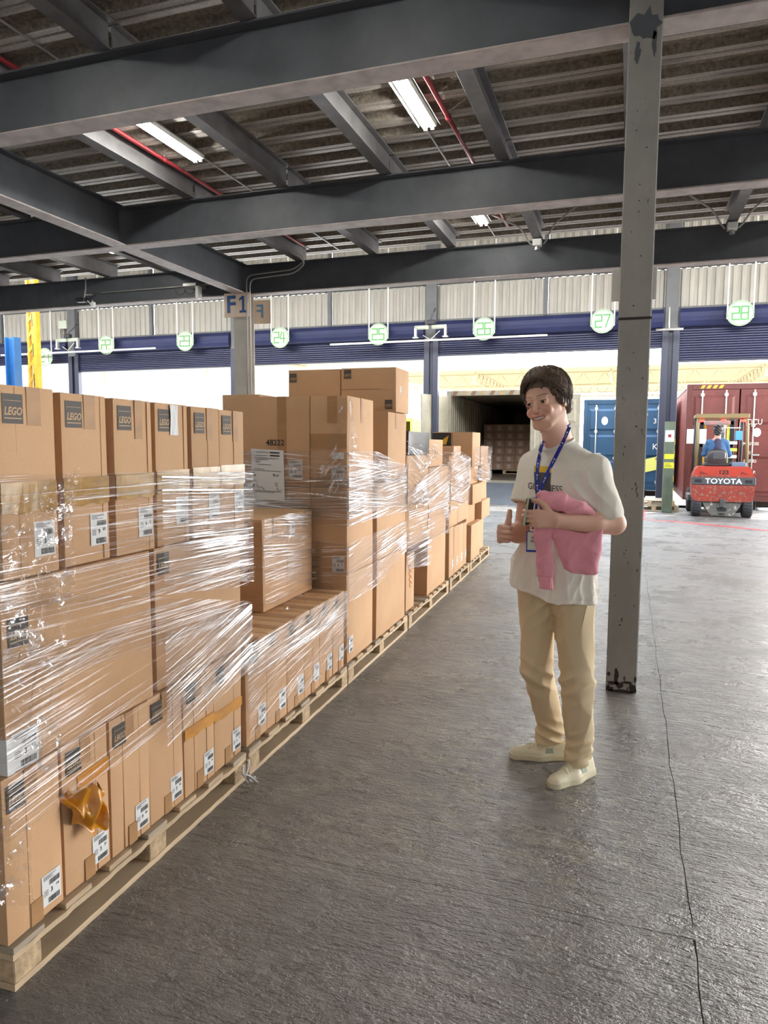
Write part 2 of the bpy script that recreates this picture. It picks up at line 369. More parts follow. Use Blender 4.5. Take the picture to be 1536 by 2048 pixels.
for i, (cx, cz, rx, rz_) in enumerate([(-.03,.10,.012,.055),(-.05,.055,.035,.012),(-.07,.02,.02,.018),(.0,.008,.085,.012),(.07,.03,.022,.035),(.03,.065,.03,.008),(-.01,.045,.02,.02),(-.075,.11,.012,.014),(.08,.09,.008,.02)]):
    flake(i, cx, cz, rx, rz_).build('rust_patch', m_rust, rt)
for i, (cx, cz, q) in enumerate([(-.02,.42,.006),(-.05,.6,.004),(-.01,.86,.005),(.0,.88,.004),(.02,1.25,.005),(-.03,1.5,.006),(.03,1.62,.006),(-.055,1.86,.004),(.055,1.9,.005),(0,2.05,.005),(-.01,2.32,.006),(.02,2.6,.005),(.0,2.85,.004),(.0,2.91,.004),(.0,3.0,.004),(.03,3.2,.005),(-.03,3.3,.004)]):
    flake(40+i, cx, cz, q, q*.8, 8).build('paint_chip', m_rust, rt)
for i, (cx, cz, rx, rz_) in enumerate([(0,3.86,.085,.08),(-.04,3.72,.02,.05),(.05,3.76,.012,.07)]):
    flake(70+i, cx, cz, rx, rz_, 18).build('dark_patch', m_beam, rt)  # darker patches high on the front of the shaft
rt = root('steel_column', 'pale grey H column carrying the F1 plate at the end of the long girder', 'column', (-6.0,10.45,0))
mb = MB(); mb.box((-.12,-.12,0),(.12,-.108,3.9)); mb.box((-.12,.108,0),(.12,.12,3.9)); mb.box((-.005,-.108,0),(.005,.108,3.9)); mb.build('shaft', M('pale_column', (.66,.62,.55), .5, var=((3,3,2),.8,4)), rt)
MB().cbox((-.2,-.2,0),(.2,.2,.02),.004).build('base_plate', m_joist, rt)
# plates on the columns
m_plate = M('cream_plate', (.85,.68,.52), .5); m_blue = M('blue_lettering', (.02,.10,.32), .5); m_pblue = M('pale_blue_lettering', (.18,.38,.60), .5)
rt = root('column_sign', 'cream plate reading F1 on the pale H column', 'sign', (-6.04,10.29,3.73))
MB().cbox((-.225,-.008,-.19),(.225,.008,.19),.004).build('plate', m_plate, rt)
put_text(MB(), 'F', (-.10,-.0095,0), .37, plane='xz', bold=.010, sx_=1.05).add([(x_,-.0095,z_) for x_, z_ in ((.055,-.125),(.185,-.125),(.185,-.088),(.142,-.088),(.142,.135),(.105,.135),(.052,.10),(.052,.062),(.100,.088),(.100,-.088),(.055,-.088))],[tuple(range(11))]).build('lettering', m_blue, rt, fix=False)
rt = root('column_sign', 'cream plate behind the F1 plate showing a pale reversed letter', 'sign', (-5.76,10.6,3.66), .1)
MB().cbox((-.16,-.006,-.19),(.16,.006,.19),.004).build('plate', m_plate, rt)
put_text(MB(), 'F', (-.02,-.0075,0), .30, plane='xzm', bold=.004).build('lettering', m_pblue, rt, fix=False)
rt = root('column_sign', 'blank white plate fixed behind the tall grey column at head height', 'sign', (-.003,4.70,2.485))
MB().cbox((-.135,-.006,-.095),(.128,.006,.095),.004).build('plate', M('white_plate', (.62,.60,.56), .5), rt)
MB().box((-.06,-.05,-.03),(.06,.0,.03)).build('bracket', m_galv, rt)

# ---------------- dock wall at Y = 19
m_sheet = M('cream_corrugated_sheet', (.40,.375,.325), .5, .0, .5, var=((2,2,.7),.82,4))
m_post = M('grey_wall_post', (.11,.11,.115), .5, var=((3,3,3),.8,3))
m_shut = M('navy_shutter', (.024,.026,.072), .4, .1, .5, var=((1.5,3,6),.75,4))
m_shutb = M('navy_shutter_box', (.024,.030,.095), .4, .1, .5, var=((1.2,3,3),.7,4))
m_guide = M('navy_door_guide', (.020,.022,.045), .45)
wb = tag(link('wall_back', None), 'dock wall of cream corrugated sheet above navy roller shutters', kind='structure')
def corr(x0, x1, z0, z1, yy=19.0):
    n = max(2, int(round((x1-x0)/.19))); st = (x1-x0)/n; V = []
    P = []
    for i in range(n):
        a = x0+i*st; P += [(a,0),(a+st*.18,0),(a+st*.30,-.035),(a+st*.70,-.035),(a+st*.82,0)]
    P.append((x1,0)); m_ = len(P)
    V = [(a, yy+d, z0) for a, d in P]+[(a, yy+d, z1) for a, d in P]
    return MB().add(V, [(i,i+1,m_+i+1,m_+i) for i in range(m_-1)])
XP = [-29.1,-23.1,-17.1,-11.1,-5.14,.86,6.86,12.9]
for i in range(len(XP)-1):
    a, b_ = XP[i], XP[i+1]; mid = (a+b_)/2
    for u, v in ((a+.15,mid-.05),(mid+.05,b_-.15)):
        corr(u, v, 4.86, 5.78).build('sheet_panel', m_sheet, wb, fix=False)
        corr(u, v, 5.9, 7.4).build('sheet_panel', m_sheet, wb, fix=False)
    MB().cbox((mid-.05,18.86,4.84),(mid+.05,18.98,7.4),.006).build('mullion', m_post, wb)
for i, x in enumerate(XP):
    MB().cbox((x-.15,18.80,4.3),(x+.15,19.05,7.4),.01).build('wall_post', m_post, wb)
    MB().cbox((x-.20,18.84,0),(x-.05,19.0,4.86),.008).cbox((x+.05,18.84,0),(x+.20,19.0,4.86),.008).box((x-.06,18.92,0),(x+.06,19.05,4.86)).build('door_guide', m_guide, wb)
MB().cbox((-29,18.85,5.78),(13,18.98,5.90),.01).build('girt', m_post, wb)
MB().cbox((-29,18.9,4.82),(13,18.98,4.87),.008).build('girt', m_post, wb)
MB().box((-32,19.06,7.3),(16,19.2,7.6)).build('eaves_beam', m_post, wb)
ZB = [3.9,4.15,3.85,3.87,3.95,3.6,3.9]
for i in range(len(XP)-1):
    a, b_ = XP[i]+.18, XP[i+1]-.18; zb = ZB[i]
    rt = tag(link(f'door_{i+1}', None), 'navy roller shutter rolled up under its box', kind='structure')
    box = [(18.98,4.82),(18.80,4.80),(18.72,4.70),(18.70,4.60),(18.72,4.50),(18.76,4.42),(18.80,4.38),(18.98,4.38)]
    MB().prism(box, 0, a, b_).build('shutter_box', m_shutb, rt)
    n = max(3, int((4.40-zb)/.055)); st = (4.40-zb)/n
    for q in range(n):
        z = zb+q*st
        MB().prism([(18.93,z+.004),(18.915,z+st*.3),(18.915,z+st*.7),(18.93,z+st-.002),(18.95,z+st-.002),(18.95,z+.004)], 0, a, b_).build('slat', m_shut, rt)
    MB().box((a,18.945,zb),(b_,18.955,4.40)).build('curtain_backing', m_shut, rt)
    MB().cbox((a,18.90,zb-.05),(b_,18.97,zb),.006).build('bottom_bar', m_guide, rt)
# side and rear walls, high roof over the dock aisle
m_wall = M('dark_unseen_wall', (.14,.13,.12), .7, var=((1,1,1),.8,4))
tag(MB().box((-30,-9.2,0),(16,-9,7.6)).build('wall_front', m_wall), kind='structure')  # unseen wall added to keep light off the near carton ends
tag(MB().box((15.8,-9,0),(16,8,7.6)).build('wall_right', m_wall), kind='structure')  # unseen wall added to block light, cut short to let some in ahead
tag(MB().box((-30.2,-9,0),(-30,19,7.6)).build('wall_left', m_wall), kind='structure')
m_roof = M('high_roof_sheet', (.40,.39,.36), .5, var=((3,1,1),.8,3))
hr = tag(link('roof', None), 'high ribbed roof over the dock aisle', kind='structure')
for k in range(26):
    y = 10.6+k*.34
    MB().prism([(y,7.42),(y+.05,7.36),(y+.12,7.36),(y+.17,7.42),(y+.34,7.42),(y+.34,7.46),(y,7.46)], 0, -30, 16).build('roof_rib', m_roof, hr)
for x in XP: MB().cbox((x-.1,10.6,7.1),(x+.1,19,7.36),.01).build('rafter', m_post, hr)
# ---------------- dock number signs
m_disc = M('sign_face', (.46,.50,.40), .45); m_green = M('green_paint', (.07,.32,.08), .5); m_rod = M('white_rod', (.66,.65,.60), .45)
def seg_digits(mb, s, w=.145, h=.29, t=.029):
    """thin outline digits like the painted ones"""
    SEG = {'a':((0,1),(1,1)),'b':((1,1),(1,.5)),'c':((1,.5),(1,0)),'d':((0,0),(1,0)),'e':((0,.5),(0,0)),'f':((0,1),(0,.5)),'g':((0,.5),(1,.5)),'k':((1,1),(.35,0)),'h':((.3,1),(0,.45)),'i':((.75,.95),(.75,0)),'j':((0,.38),(1,.38))}
    D = {'1':'bc','2':'abged','3':'abgcd','4':'hij','5':'afgcd','6':'afgedc','7':'ak','8':'abcdefg'}
    for q, ch in enumerate(s):
        ox = (-w-.022) if q == 0 else .022
        for ci, c in enumerate(D[ch]):
            (x0,y0),(x1,y1) = SEG[c]; yy = -.021-.0012*ci; A = Vector((ox+x0*w,yy,(y0-.5)*h)); B = Vector((ox+x1*w,yy,(y1-.5)*h))
            d = (B-A).normalized(); nn = Vector((-d.z,0,d.x))*t/2; A -= d*t/2; B += d*t/2
            mb.add([A-nn,B-nn,B+nn,A+nn],[(0,1,2,3)])
    return mb
SG = {'21':(-17.9,4.27),'22':(-15.48,4.56),'23':(-12.62,4.56),'24':(-9.48,4.53),'25':(-6.52,4.49),'26':(-3.64,4.50),'27':(-.72,4.55),'28':(2.31,4.58)}
for num, (x, z) in SG.items():
    lb = 'round dock sign reading '+dict(zip(['22','23','24','25','26','27','28'],['twenty-two','twenty-three','twenty-four','twenty-five','twenty-six','twenty-seven','twenty-eight'])).get(num,'')+' in green on two white rods'
    if num == '21': lb = 'round dock sign half hidden behind the yellow mast, hanging on two white rods'
    rt = root('dock_sign', lb, 'sign', (x,18.5,z), group='round dock number signs')
    MB().prism([(.29*math.cos(t),.29*math.sin(t)) for t in np.linspace(0,2*math.pi,40,False)], 1, -.015, .015).build('disc', m_disc, rt)
    ri = []; 
    for r_ in (.275,.262): ri += [(r_*math.cos(t),-.0165,r_*math.sin(t)) for t in np.linspace(0,2*math.pi,40,False)]
    MB().add(ri, [(i,(i+1)%40,40+(i+1)%40,40+i) for i in range(40)]).build('painted_ring', m_green, rt)
    seg_digits(MB(), num).build('number', m_green, rt)
    for s in (-1,1):
        MB().cbox((s*.27-.016,-.012,-.12),(s*.27+.016,.012,7.4-z),.003).build('hanging_rod', m_rod, rt)
# ---------------- dock lamps with long bars
def dock_lamp(x, z, lb, bar=None):
    rt = root('dock_lamp', lb, 'lamp', (x,18.2,z))
    MB().tube([(0,.45,.55),(0,0,.18)], .02, 6).build('support_arm', m_beam, rt, True)
    MB().cbox((-.1,-.06,.06),(.12,.08,.18),.015).build('motor_box', m_dark, rt)
    for s in (-1,1):
        MB().tube([(s*.04,0,0),(s*.42,0,0)], .055, 10).build('lamp_tube', m_disc, rt, True)
        MB().box((s*.4-.03,-.04,-.25),(s*.4+.03,.04,-.0)).box((s*.4-.07,-.05,-.27),(s*.4+.07,.05,-.24)).build('clamp', m_galv, rt)
    MB().tube([(-.2,0,-.2),(0,0,-.32),(.25,0,-.1)], .01, 6).build('cable', m_rod, rt, True)
    if bar: MB().cbox((bar[0]-x,-.03,bar[1]-.035-z),(bar[2]-x,.03,bar[1]+.01-z),.006).build('long_bar', m_rod, rt)
    return rt
dock_lamp(-16.7, 4.72, 'twin tube dock lamp with a long bar, left of sign 22', (-19.4,4.36,-13.45))
dock_lamp(-4.98, 4.56, 'twin tube dock lamp with a long bar, between signs 25 and 26', (-7.8,4.24,-2.0))
rt = root('dock_lamp', 'small bracket fitting on the dock post right of the tall column', 'lamp', (.8,18.3,4.25))
MB().tube([(-.3,0,0),(.3,0,0)], .03, 8).build('lamp_tube', m_galv, rt, True); MB().tube([(0,.5,.6),(0,.3,.1),(0,0,0)], .02, 6).build('support_arm', m_rod, rt, True)
rt = root('switch_box', 'cream electrical box with cables high on the wall left of sign 22', 'box', (-17.35,18.83,5.3))
MB().cbox((-.2,-.09,-.12),(.12,0,.14),.01).build('box_body', m_disc, rt)
for q in range(4): MB().tube([(-.14+q*.07,-.04,-.12),(-.14+q*.07,-.04,-.7)], .01, 5).build('cable', m_cable, rt, True)
# ---------------- blue post and yellow mast on the far left
m_bpost = M('blue_post_paint', (.03,.16,.42), .45, var=((3,3,2),.75,3)); m_ypaint = M('yellow_mast_paint', (.75,.40,.02), .45, var=((4,4,3),.75,3))
rt = root('blue_post', 'blue steel post at the left edge behind the nearest cartons', 'post', (-13.5,13,0))
MB().box((-.14,-.1,0),(-.11,.1,3.92)).box((.11,-.1,0),(.14,.1,3.92)).box((-.11,-.012,0),(.11,.012,3.92)).build('shaft', m_bpost, rt)
MB().tube([(-2.2,0,2.35),(0,0,2.25)], .04, 8).tube([(-2.2,0,2.05),(0,0,2.0)], .04, 8).build('rail', m_bpost, rt, True)
rt = root('lift_mast', 'tall yellow mast with black diagonal stripes behind the nearest cartons', 'mast', (-12.93,13.05,0))
MB().cbox((.0,-.07,0),(.14,.07,5.2),.01).build('mast_rail', m_ypaint, rt); MB().cbox((-.16,-.04,0),(-.10,.04,5.2),.008).build('mast_rail', m_ypaint, rt)
for q in range(14):
    z = .4+q*.34
    MB().add([(-.16,-.045,z),(-.0,-.045,z+.22),(-.0,-.045,z+.31),(-.16,-.045,z+.09)],[(0,1,2,3)]).add([(-.16,-.025,z),(-.0,-.025,z+.22),(-.0,-.025,z+.31),(-.16,-.025,z+.09)],[(0,1,2,3)]).build('diagonal_brace', m_ypaint, rt)
    if q % 2: MB().box((.03,-.074,z),(.05,-.068,z+.3)).build('black_slot', m_dark, rt)
# ================================================================== PALLET ROW
RA = math.atan(.029)
NX = Vector((math.cos(RA), math.sin(RA), 0)); TX = Vector((-math.sin(RA), math.cos(RA), 0)); RO = Vector((-1.52, 0, 0))
def rowp(s, n, z=0): p = RO+TX*s+NX*n; return (p.x, p.y, z)
m_wood = M('pale_pallet_wood', (.68,.51,.33), .75, var=((3,1.2,12),.62,5), bump=((20,6,60),.35,.002))
m_wood2 = M('greyed_pallet_wood', (.52,.43,.32), .8, var=((3,1.2,12),.62,5), bump=((20,6,60),.35,.002))
m_block = M('chipboard_block', (.60,.43,.26), .85, var=((30,30,30),.55,4), bump=((60,60,60),.5,.003))
def pallet(s0, s1, lb, depth=1.0, n0=.02):
    rt = root('wooden_pallet', lb, 'pallet', rowp(s0, n0), RA, 'pallets in the row')
    L_ = s1-s0
    for i, y in enumerate((0, (L_-.1)/2, L_-.1)):
        for x in (-.1, -depth/2-.05, -depth):
            MB().cbox((x,y,.02),(x+.1,y+.1,.088),.003).build('block', m_block, rt)
    for x in (-.11, -depth/2-.05, -depth):
        mb = MB(); n = 26; top = []
        for k in range(n+1): top.append((x+.11+random.uniform(-.0015,.0015), L_*k/n))
        P = [(x,0)]+top+[(x,L_)]
        mb.prism([(a,b) for a, b in P], 2, 0, .02); mb.build('bottom_board', m_wood, rt)
    for x in (-.10, -depth/2-.05, -depth):
        n = 40; P = [(x,0)]+[(x+.10+random.uniform(-.003,.004), L_*k/n) for k in range(n+1)]+[(x,L_)]
        MB().prism(P, 2, .088, .106).build('stringer_board', m_wood, rt)
    nb = max(5, int(L_/.17)); w = .115
    for i in range(nb):
        y = (L_-w)*i/(nb-1); MB().cbox((-depth,y,.106),(random.uniform(-.006,.002),y+w,.124),.002).build('deck_board', m_wood if i % 3 else m_wood2, rt)
    return rt
pallet(1.40, 2.72, 'nearest wooden pallet, under the tall cartons at the left edge')
pallet(2.75, 4.04, 'second wooden pallet, under the low row of cartons')
pallet(4.06, 5.46, 'third wooden pallet, under the cartons beside the shipping paper')
pallet(5.50, 7.05, 'fourth wooden pallet, under the silvery film-wrapped stack', .95)
pallet(7.12, 8.22, 'fifth wooden pallet from the camera, under four narrow cartons', .95)
pallet(8.27, 9.72, 'farthest wooden pallet of the row beside the aisle', .95)

m_card = M('kraft_cardboard', (.62,.375,.205), .66, 0, .3, var=((3,3,3),.90,3), var2=((260,260,260),.93,2), bump=((220,220,3),.10,.001))
m_card2 = M('kraft_cardboard_darker', (.57,.340,.180), .66, 0, .3, var=((3,3,3),.90,3), var2=((260,260,260),.93,2), bump=((220,220,3),.10,.001))
m_tape = M('brown_packing_tape', (.40,.21,.085), .55, 0, .5, var=((6,6,20),.85,3))
m_otape = M('orange_packing_tape', (.62,.25,.012), .22, 0, .6, var=((8,8,20),.7,3))
m_label = M('white_paper_label', (.70,.70,.70), .55, bump=((30,30,30),.2,.002))
m_ink = M('black_ink', (.02,.02,.02), .6)
m_logo = M('charcoal_logo_print', (.055,.043,.035), .6)
m_logot = M('bare_kraft_lettering', (.42,.27,.14), .6)
m_crease = M('pressed_crease', (.42,.23,.10), .8)
def logo_mesh(w=.078, h=.088):
    mb = MB(); mb.add([(0,-w/2,-h/2),(0,w/2,-h/2),(0,w/2,h/2),(0,-w/2,h/2)],[(0,1,2,3)])
    V, F_ = text_geo('LEGO', .032, bold=.0012, shear=.25, sx_=.82)
    V = [(.0006, a, b_+ -.008) for a, b_ in V]; mb.add(V, F_, 1)
    mb.add([(.0006,-w*.42,-h*.34),(.0006,w*.42,-h*.34),(.0006,w*.42,-h*.30),(.0006,-w*.42,-h*.30)],[(0,1,2,3)],1)
    mb.add([(.0006,-w*.42,h*.26),(.0006,w*.42,h*.26),(.0006,w*.42,h*.28),(.0006,-w*.42,h*.28)],[(0,1,2,3)],1)
    return mb.mesh('printed_logo', [m_logo, m_logot], fix=False)
LOGO = logo_mesh()
def label_mesh(seed, w=.082, h=.105):
    r_ = random.Random(seed); mb = MB(); mb.box((-.0008,-w/2,-h/2),(0,w/2,h/2))
    x = .0006
    def q(a, b_, c, d): mb.add([(x,a,c),(x,b_,c),(x,b_,d),(x,a,d)],[(0,1,2,3)],1)
    for k in range(5): q(-w*.42, -w*.42+w*r_.uniform(.3,.75), h*(.44-.028*k), h*(.452-.028*k))
    y = -w*.12
    while y < w*.42: t = r_.uniform(.0006,.0022); q(y, y+t, h*.10, h*.27); y += t+r_.uniform(.0006,.002)
    y = -w*.2
    while y < w*.42: t = r_.uniform(.0006,.0024); q(y, y+t, -h*.45, -h*.28); y += t+r_.uniform(.0006,.002)
    for k in range(4): q(-w*.42, -w*.18, -h*(.02+.05*k), -h*(.002+.05*k))
    put_text(mb, str(r_.randint(1,9)), (x,0,-h*.08), h*.2, 1, bold=.0005)
    put_text(mb, str(r_.randint(10,99)), (x,w*.3,-h*.02), h*.13, 1, bold=.0004)
    return mb.mesh('shipping_label', [m_label, m_ink], fix=False)
LABELS = [label_mesh(k) for k in range(4)]
NCART = [0]
def carton(s0, s1, z0, z1, lb, n=0.0, depth=.42, grp='kraft cartons on the row of pallets', creases=(), mat=None, lean=0.0, bulge=.002):
    """body mesh is the thing itself: local x runs out of the row (front face x=0), y along the row"""
    r_ = random.Random(hash((round(s0,3),round(z0,3),round(n,2))) & 0xffff); NCART[0] += 1
    L_, H_ = s1-s0-.004, z1-z0-.002
    bm = bmesh.new(); nu, nv = 6, 6
    bmesh.ops.create_cube(bm, size=1); bmesh.ops.subdivide_edges(bm, edges=bm.edges[:], cuts=3, use_grid_fill=True)
    j = [[r_.uniform(-.003,.002) for _ in range(3)] for _ in range(8)]
    for v in bm.verts:
        x, y, z = v.co; w = [(.5+sx2*x)*(.5+sy*y)*(.5+sz*z) for sx2 in (-1,1) for sy in (-1,1) for sz in (-1,1)]
        d = Vector((sum(w[k]*j[k][0] for k in range(8)), sum(w[k]*j[k][1] for k in range(8)), 0))
        bx = bulge*(1-4*y*y)*(1-4*z*z)*(1 if x > .49 else 0)
        v.co = Vector((-depth/2+x*depth+bx, L_/2+y*L_, H_/2+z*H_))+d+Vector((0, 0, 0))
    ed = [e for e in bm.edges if len(e.link_faces) == 2 and e.link_faces[0].normal.dot(e.link_faces[1].normal) < .6]
    bm.normal_update()
    ed = [e for e in bm.edges if len(e.link_faces) == 2 and e.link_faces[0].normal.dot(e.link_faces[1].normal) < .6]
    bmesh.ops.bevel(bm, geom=ed, offset=.0035, segments=2, affect='EDGES', profile=.6)
    me = bpy.data.meshes.new('carton'); bm.to_mesh(me); bm.free(); me.materials.append(mat or (m_card if r_.random() < .7 else m_card2))
    me.polygons.foreach_set('use_smooth', [True]*len(me.polygons)); me.set_sharp_from_angle(angle=.6)
    o = link('cardboard_box', me, None, rowp(s0+.002, n, z0+.001), (0, 0, RA+lean)); tag(o, lb, 'box', grp)
    o['L'] = L_; o['H'] = H_
    for c in creases:
        MB().box((-.001,L_*c-.0008,.004),(bulge+.0004,L_*c+.0008,H_-.004)).build('crease', m_crease, o)
    return o
def fx(o, bulge=.002): return bulge+.0010
def logo(o, y, z, sc=1.0, x=None):
    """y, z from the top near corner of the front face"""
    c = link('printed_logo', LOGO, o, (fx(o) if x is None else x, y, o['H']-z)); c.scale = (1, sc, sc); return c
def ship(o, y, z, k=0, sc=1.0): c = link('shipping_label', LABELS[k % 4], o, (fx(o), y, z)); c.scale = (1, sc, sc); return c
def vtape(o, y, z0, z1, w=.045, mt=None):
    MB().box((-.001,y-w/2,z0),(fx(o)+.0006,y+w/2,z1)).build('packing_tape', mt or m_tape, o)
def htape(o, z, w=.05, mt=None, y0=0, y1=None, lift=0):
    y1 = o['L'] if y1 is None else y1
    mb = MB(); V = []
    n = 8
    for k in range(n+1):
        y = y0+(y1-y0)*k/n; V += [(fx(o)+.001+.0015*math.sin(k*2.3)**2+lift*(k/n)**2, y, z-w/2+.004*math.sin(k*1.7)), (fx(o)+.001+.001*math.sin(k*3.1)**2+lift*(k/n)**2, y, z+w/2)]
    mb.add(V, [(2*k,2*k+2,2*k+3,2*k+1) for k in range(n)]); mb.build('orange_tape' if mt is m_otape else 'packing_tape', mt or m_otape, o, fix=False)
def near(o): # clean helper props
    for k in ('L','H'):
        if k in o: del o[k]
ORD = ['first','second','third','fourth','fifth','sixth']
CART = []
# --- stack 1 (nearest)
e = [1.40,1.622,1.837,2.05,2.265,2.492,2.73]
ds = ['with a large barcode label low on its right','crumpled orange tape on its left edge','plain front above its barcode label','upper half behind diagonal film','orange tape strip across its upper front','orange tape strip, at the pallet end']
for i in range(6):
    o = carton(e[i]+(.004 if i in (1,) else 0), e[i+1]-(.006 if i == 0 else .002), .126, .598, f'{ORD[i]} upright carton, nearest stack bottom row, {ds[i]}', n=-.004*(i % 2), creases=((.38,) if i == 0 else (.3,.72) if i % 2 == 0 else (.7,)))
    logo(o, .048, .062, .86); ship(o, o['L']-.05, .075, i, .9)
    vtape(o, .105, .0, .07); vtape(o, .10, o['H']-.09, o['H'])
    if i == 4: htape(o, .25, .045)
    if i == 5: htape(o, .235, .045)
    if i == 1: htape(o, .335, .05, y0=.06)
    if i == 1:
        def crump(u, v):
            y = -.01+u*.16; z = .34-.14*v*(.35+.65*math.sin(u*math.pi*.9))-.05*u
            return (.012+.035*math.sin(u*3.0)+.02*math.sin(v*9+u*7)*v+.014*math.cos(u*17+v*5), y, z+.012*math.sin(u*23))
        MB().grid(crump, 30, 14).build('orange_tape', m_otape, o, True, fix=False)
    CART.append(o)
o = carton(1.425, 2.082, .601, 1.128, 'large wide middle carton of the nearest stack, white label wrapping its lower left corner', creases=()); CART.append(o)
c = link('shipping_label', LABELS[0], o, (fx(o), .062, .055)); c.scale = (1,1.15,1.0)
MB().box((-.09,-.0035,.0),(fx(o)+.0004,.022,.10)).build('label_wrap', m_label, o); logo(o, .055, .14, .9)
o = carton(2.120, 2.745, .601, 1.128, 'large wide middle carton of the nearest stack, right of the dark gap', n=-.012); CART.append(o)
logo(o, .05, .06, .9)
e = [1.44,1.645,1.676,1.880,1.904,2.112,2.134,2.345,2.358,2.566,2.577,2.785]
zt = [1.655,1.650,1.648,1.648,1.646,1.644]
ds = ['cut off by the left edge of the photo','with film creases beside its logo','with crinkled tape beside its logo','with a white sticker over its logo','behind bright film','at the right corner behind bright film']
for i in range(6):
    a, b_ = e[2*i], e[2*i+1]
    o = carton(a, b_, 1.131, zt[i], f'{ORD[i]} tall carton, nearest stack top row, {ds[i]}', n=.0-.006*(i % 2), creases=((.3,) if i == 0 else (.55,) if i > 3 else (.85,)))
    logo(o, .052, .062, .9); ship(o, o['L']-.052, .10 if i < 3 else .12, i+1, .95)
    if i < 2: vtape(o, .125 if i == 0 else .12, o['H']-.105, o['H'], .05)
    htape(o, .22+.004*i, .085, M('golden_tape', (.42,.22,.03), .2, var=((12,12,30),.7,3)), y0=.0)
    if i >= 1:
        def cr(u, v): return (fx(o)+.002+.002*math.sin(u*31+v*9), .10+.045*u, o['H']-.005-.10*v)
        if i == 3: MB().grid(lambda u, v: (fx(o)+.003+.002*math.sin(9*u+4*v), .085+.05*u, o['H']-.004-.11*v), 5, 7).build('white_sticker', m_label, o, fix=False)
        elif i > 1: vtape(o, .125, o['H']-.13, o['H'], .04)
    CART.append(o)
for i, (a, b_, zz) in enumerate(((1.46,2.02,1.655),(2.03,2.40,1.672),(2.41,2.78,1.675))):
    CART.append(carton(a, b_, 1.131, zz, f'{ORD[i]} rear carton on the nearest pallet, only its top showing', n=-.45, depth=.5))
for i, (a, b_) in enumerate(((1.42,2.08),(2.10,2.72))):
    for z0, z1, w in ((.126,.598,'bottom'),(.601,1.128,'middle')):
        CART.append(carton(a, b_, z0, z1, f'{ORD[i]} wide carton of the rear column on the nearest pallet, {w} tier', n=-.45, depth=.5))
# --- stack 2 (low)
e = [2.76,2.972,3.195,3.42,3.638,3.84,4.035]
for i in range(6):
    o = carton(e[i], e[i+1], .126, .605, f'{ORD[i]} upright carton from the left in the low row on the second pallet', creases=(.5,) if i in (0,3) else ())
    if i == 0: logo(o, .075, .05, 1.2)
    else: logo(o, .05, .05, .6)
    ship(o, o['L']-.055, .10, i, .95); vtape(o, .11, 0, .06); vtape(o, .10, o['H']-.07, o['H']); CART.append(o)
    # tape along the top seam
    MB().box((-.42,o['L']*.5-.03,o['H']+.0005),(.0,o['L']*.5+.03,o['H']+.0012)).build('packing_tape', m_tape, o)
for i, (a, b_) in enumerate(((2.76,3.19),(3.20,3.62),(3.63,4.03))):
    o = carton(a, b_, .126, .605, f'{ORD[i]} carton of the rear column on the second pallet, its taped top showing', n=-.43, depth=.5); CART.append(o)
    MB().box((-.5,o['L']*.5-.03,o['H']+.0005),(.0,o['L']*.5+.03,o['H']+.0012)).build('packing_tape', m_tape, o)
o = carton(3.33, 3.64, .607, 1.105, 'film-wrapped carton standing alone on the low second stack, nearer half', n=-.20, depth=.45); CART.append(o); vtape(o, .15, o['H']-.1, o['H'])
o = carton(3.643, 4.0, .607, 1.105, 'film-wrapped carton standing on the low second stack, farther half', n=-.20, depth=.45); CART.append(o); ship(o, .06, o['H']-.09, 1, .8); vtape(o, .25, o['H']-.1, o['H'])
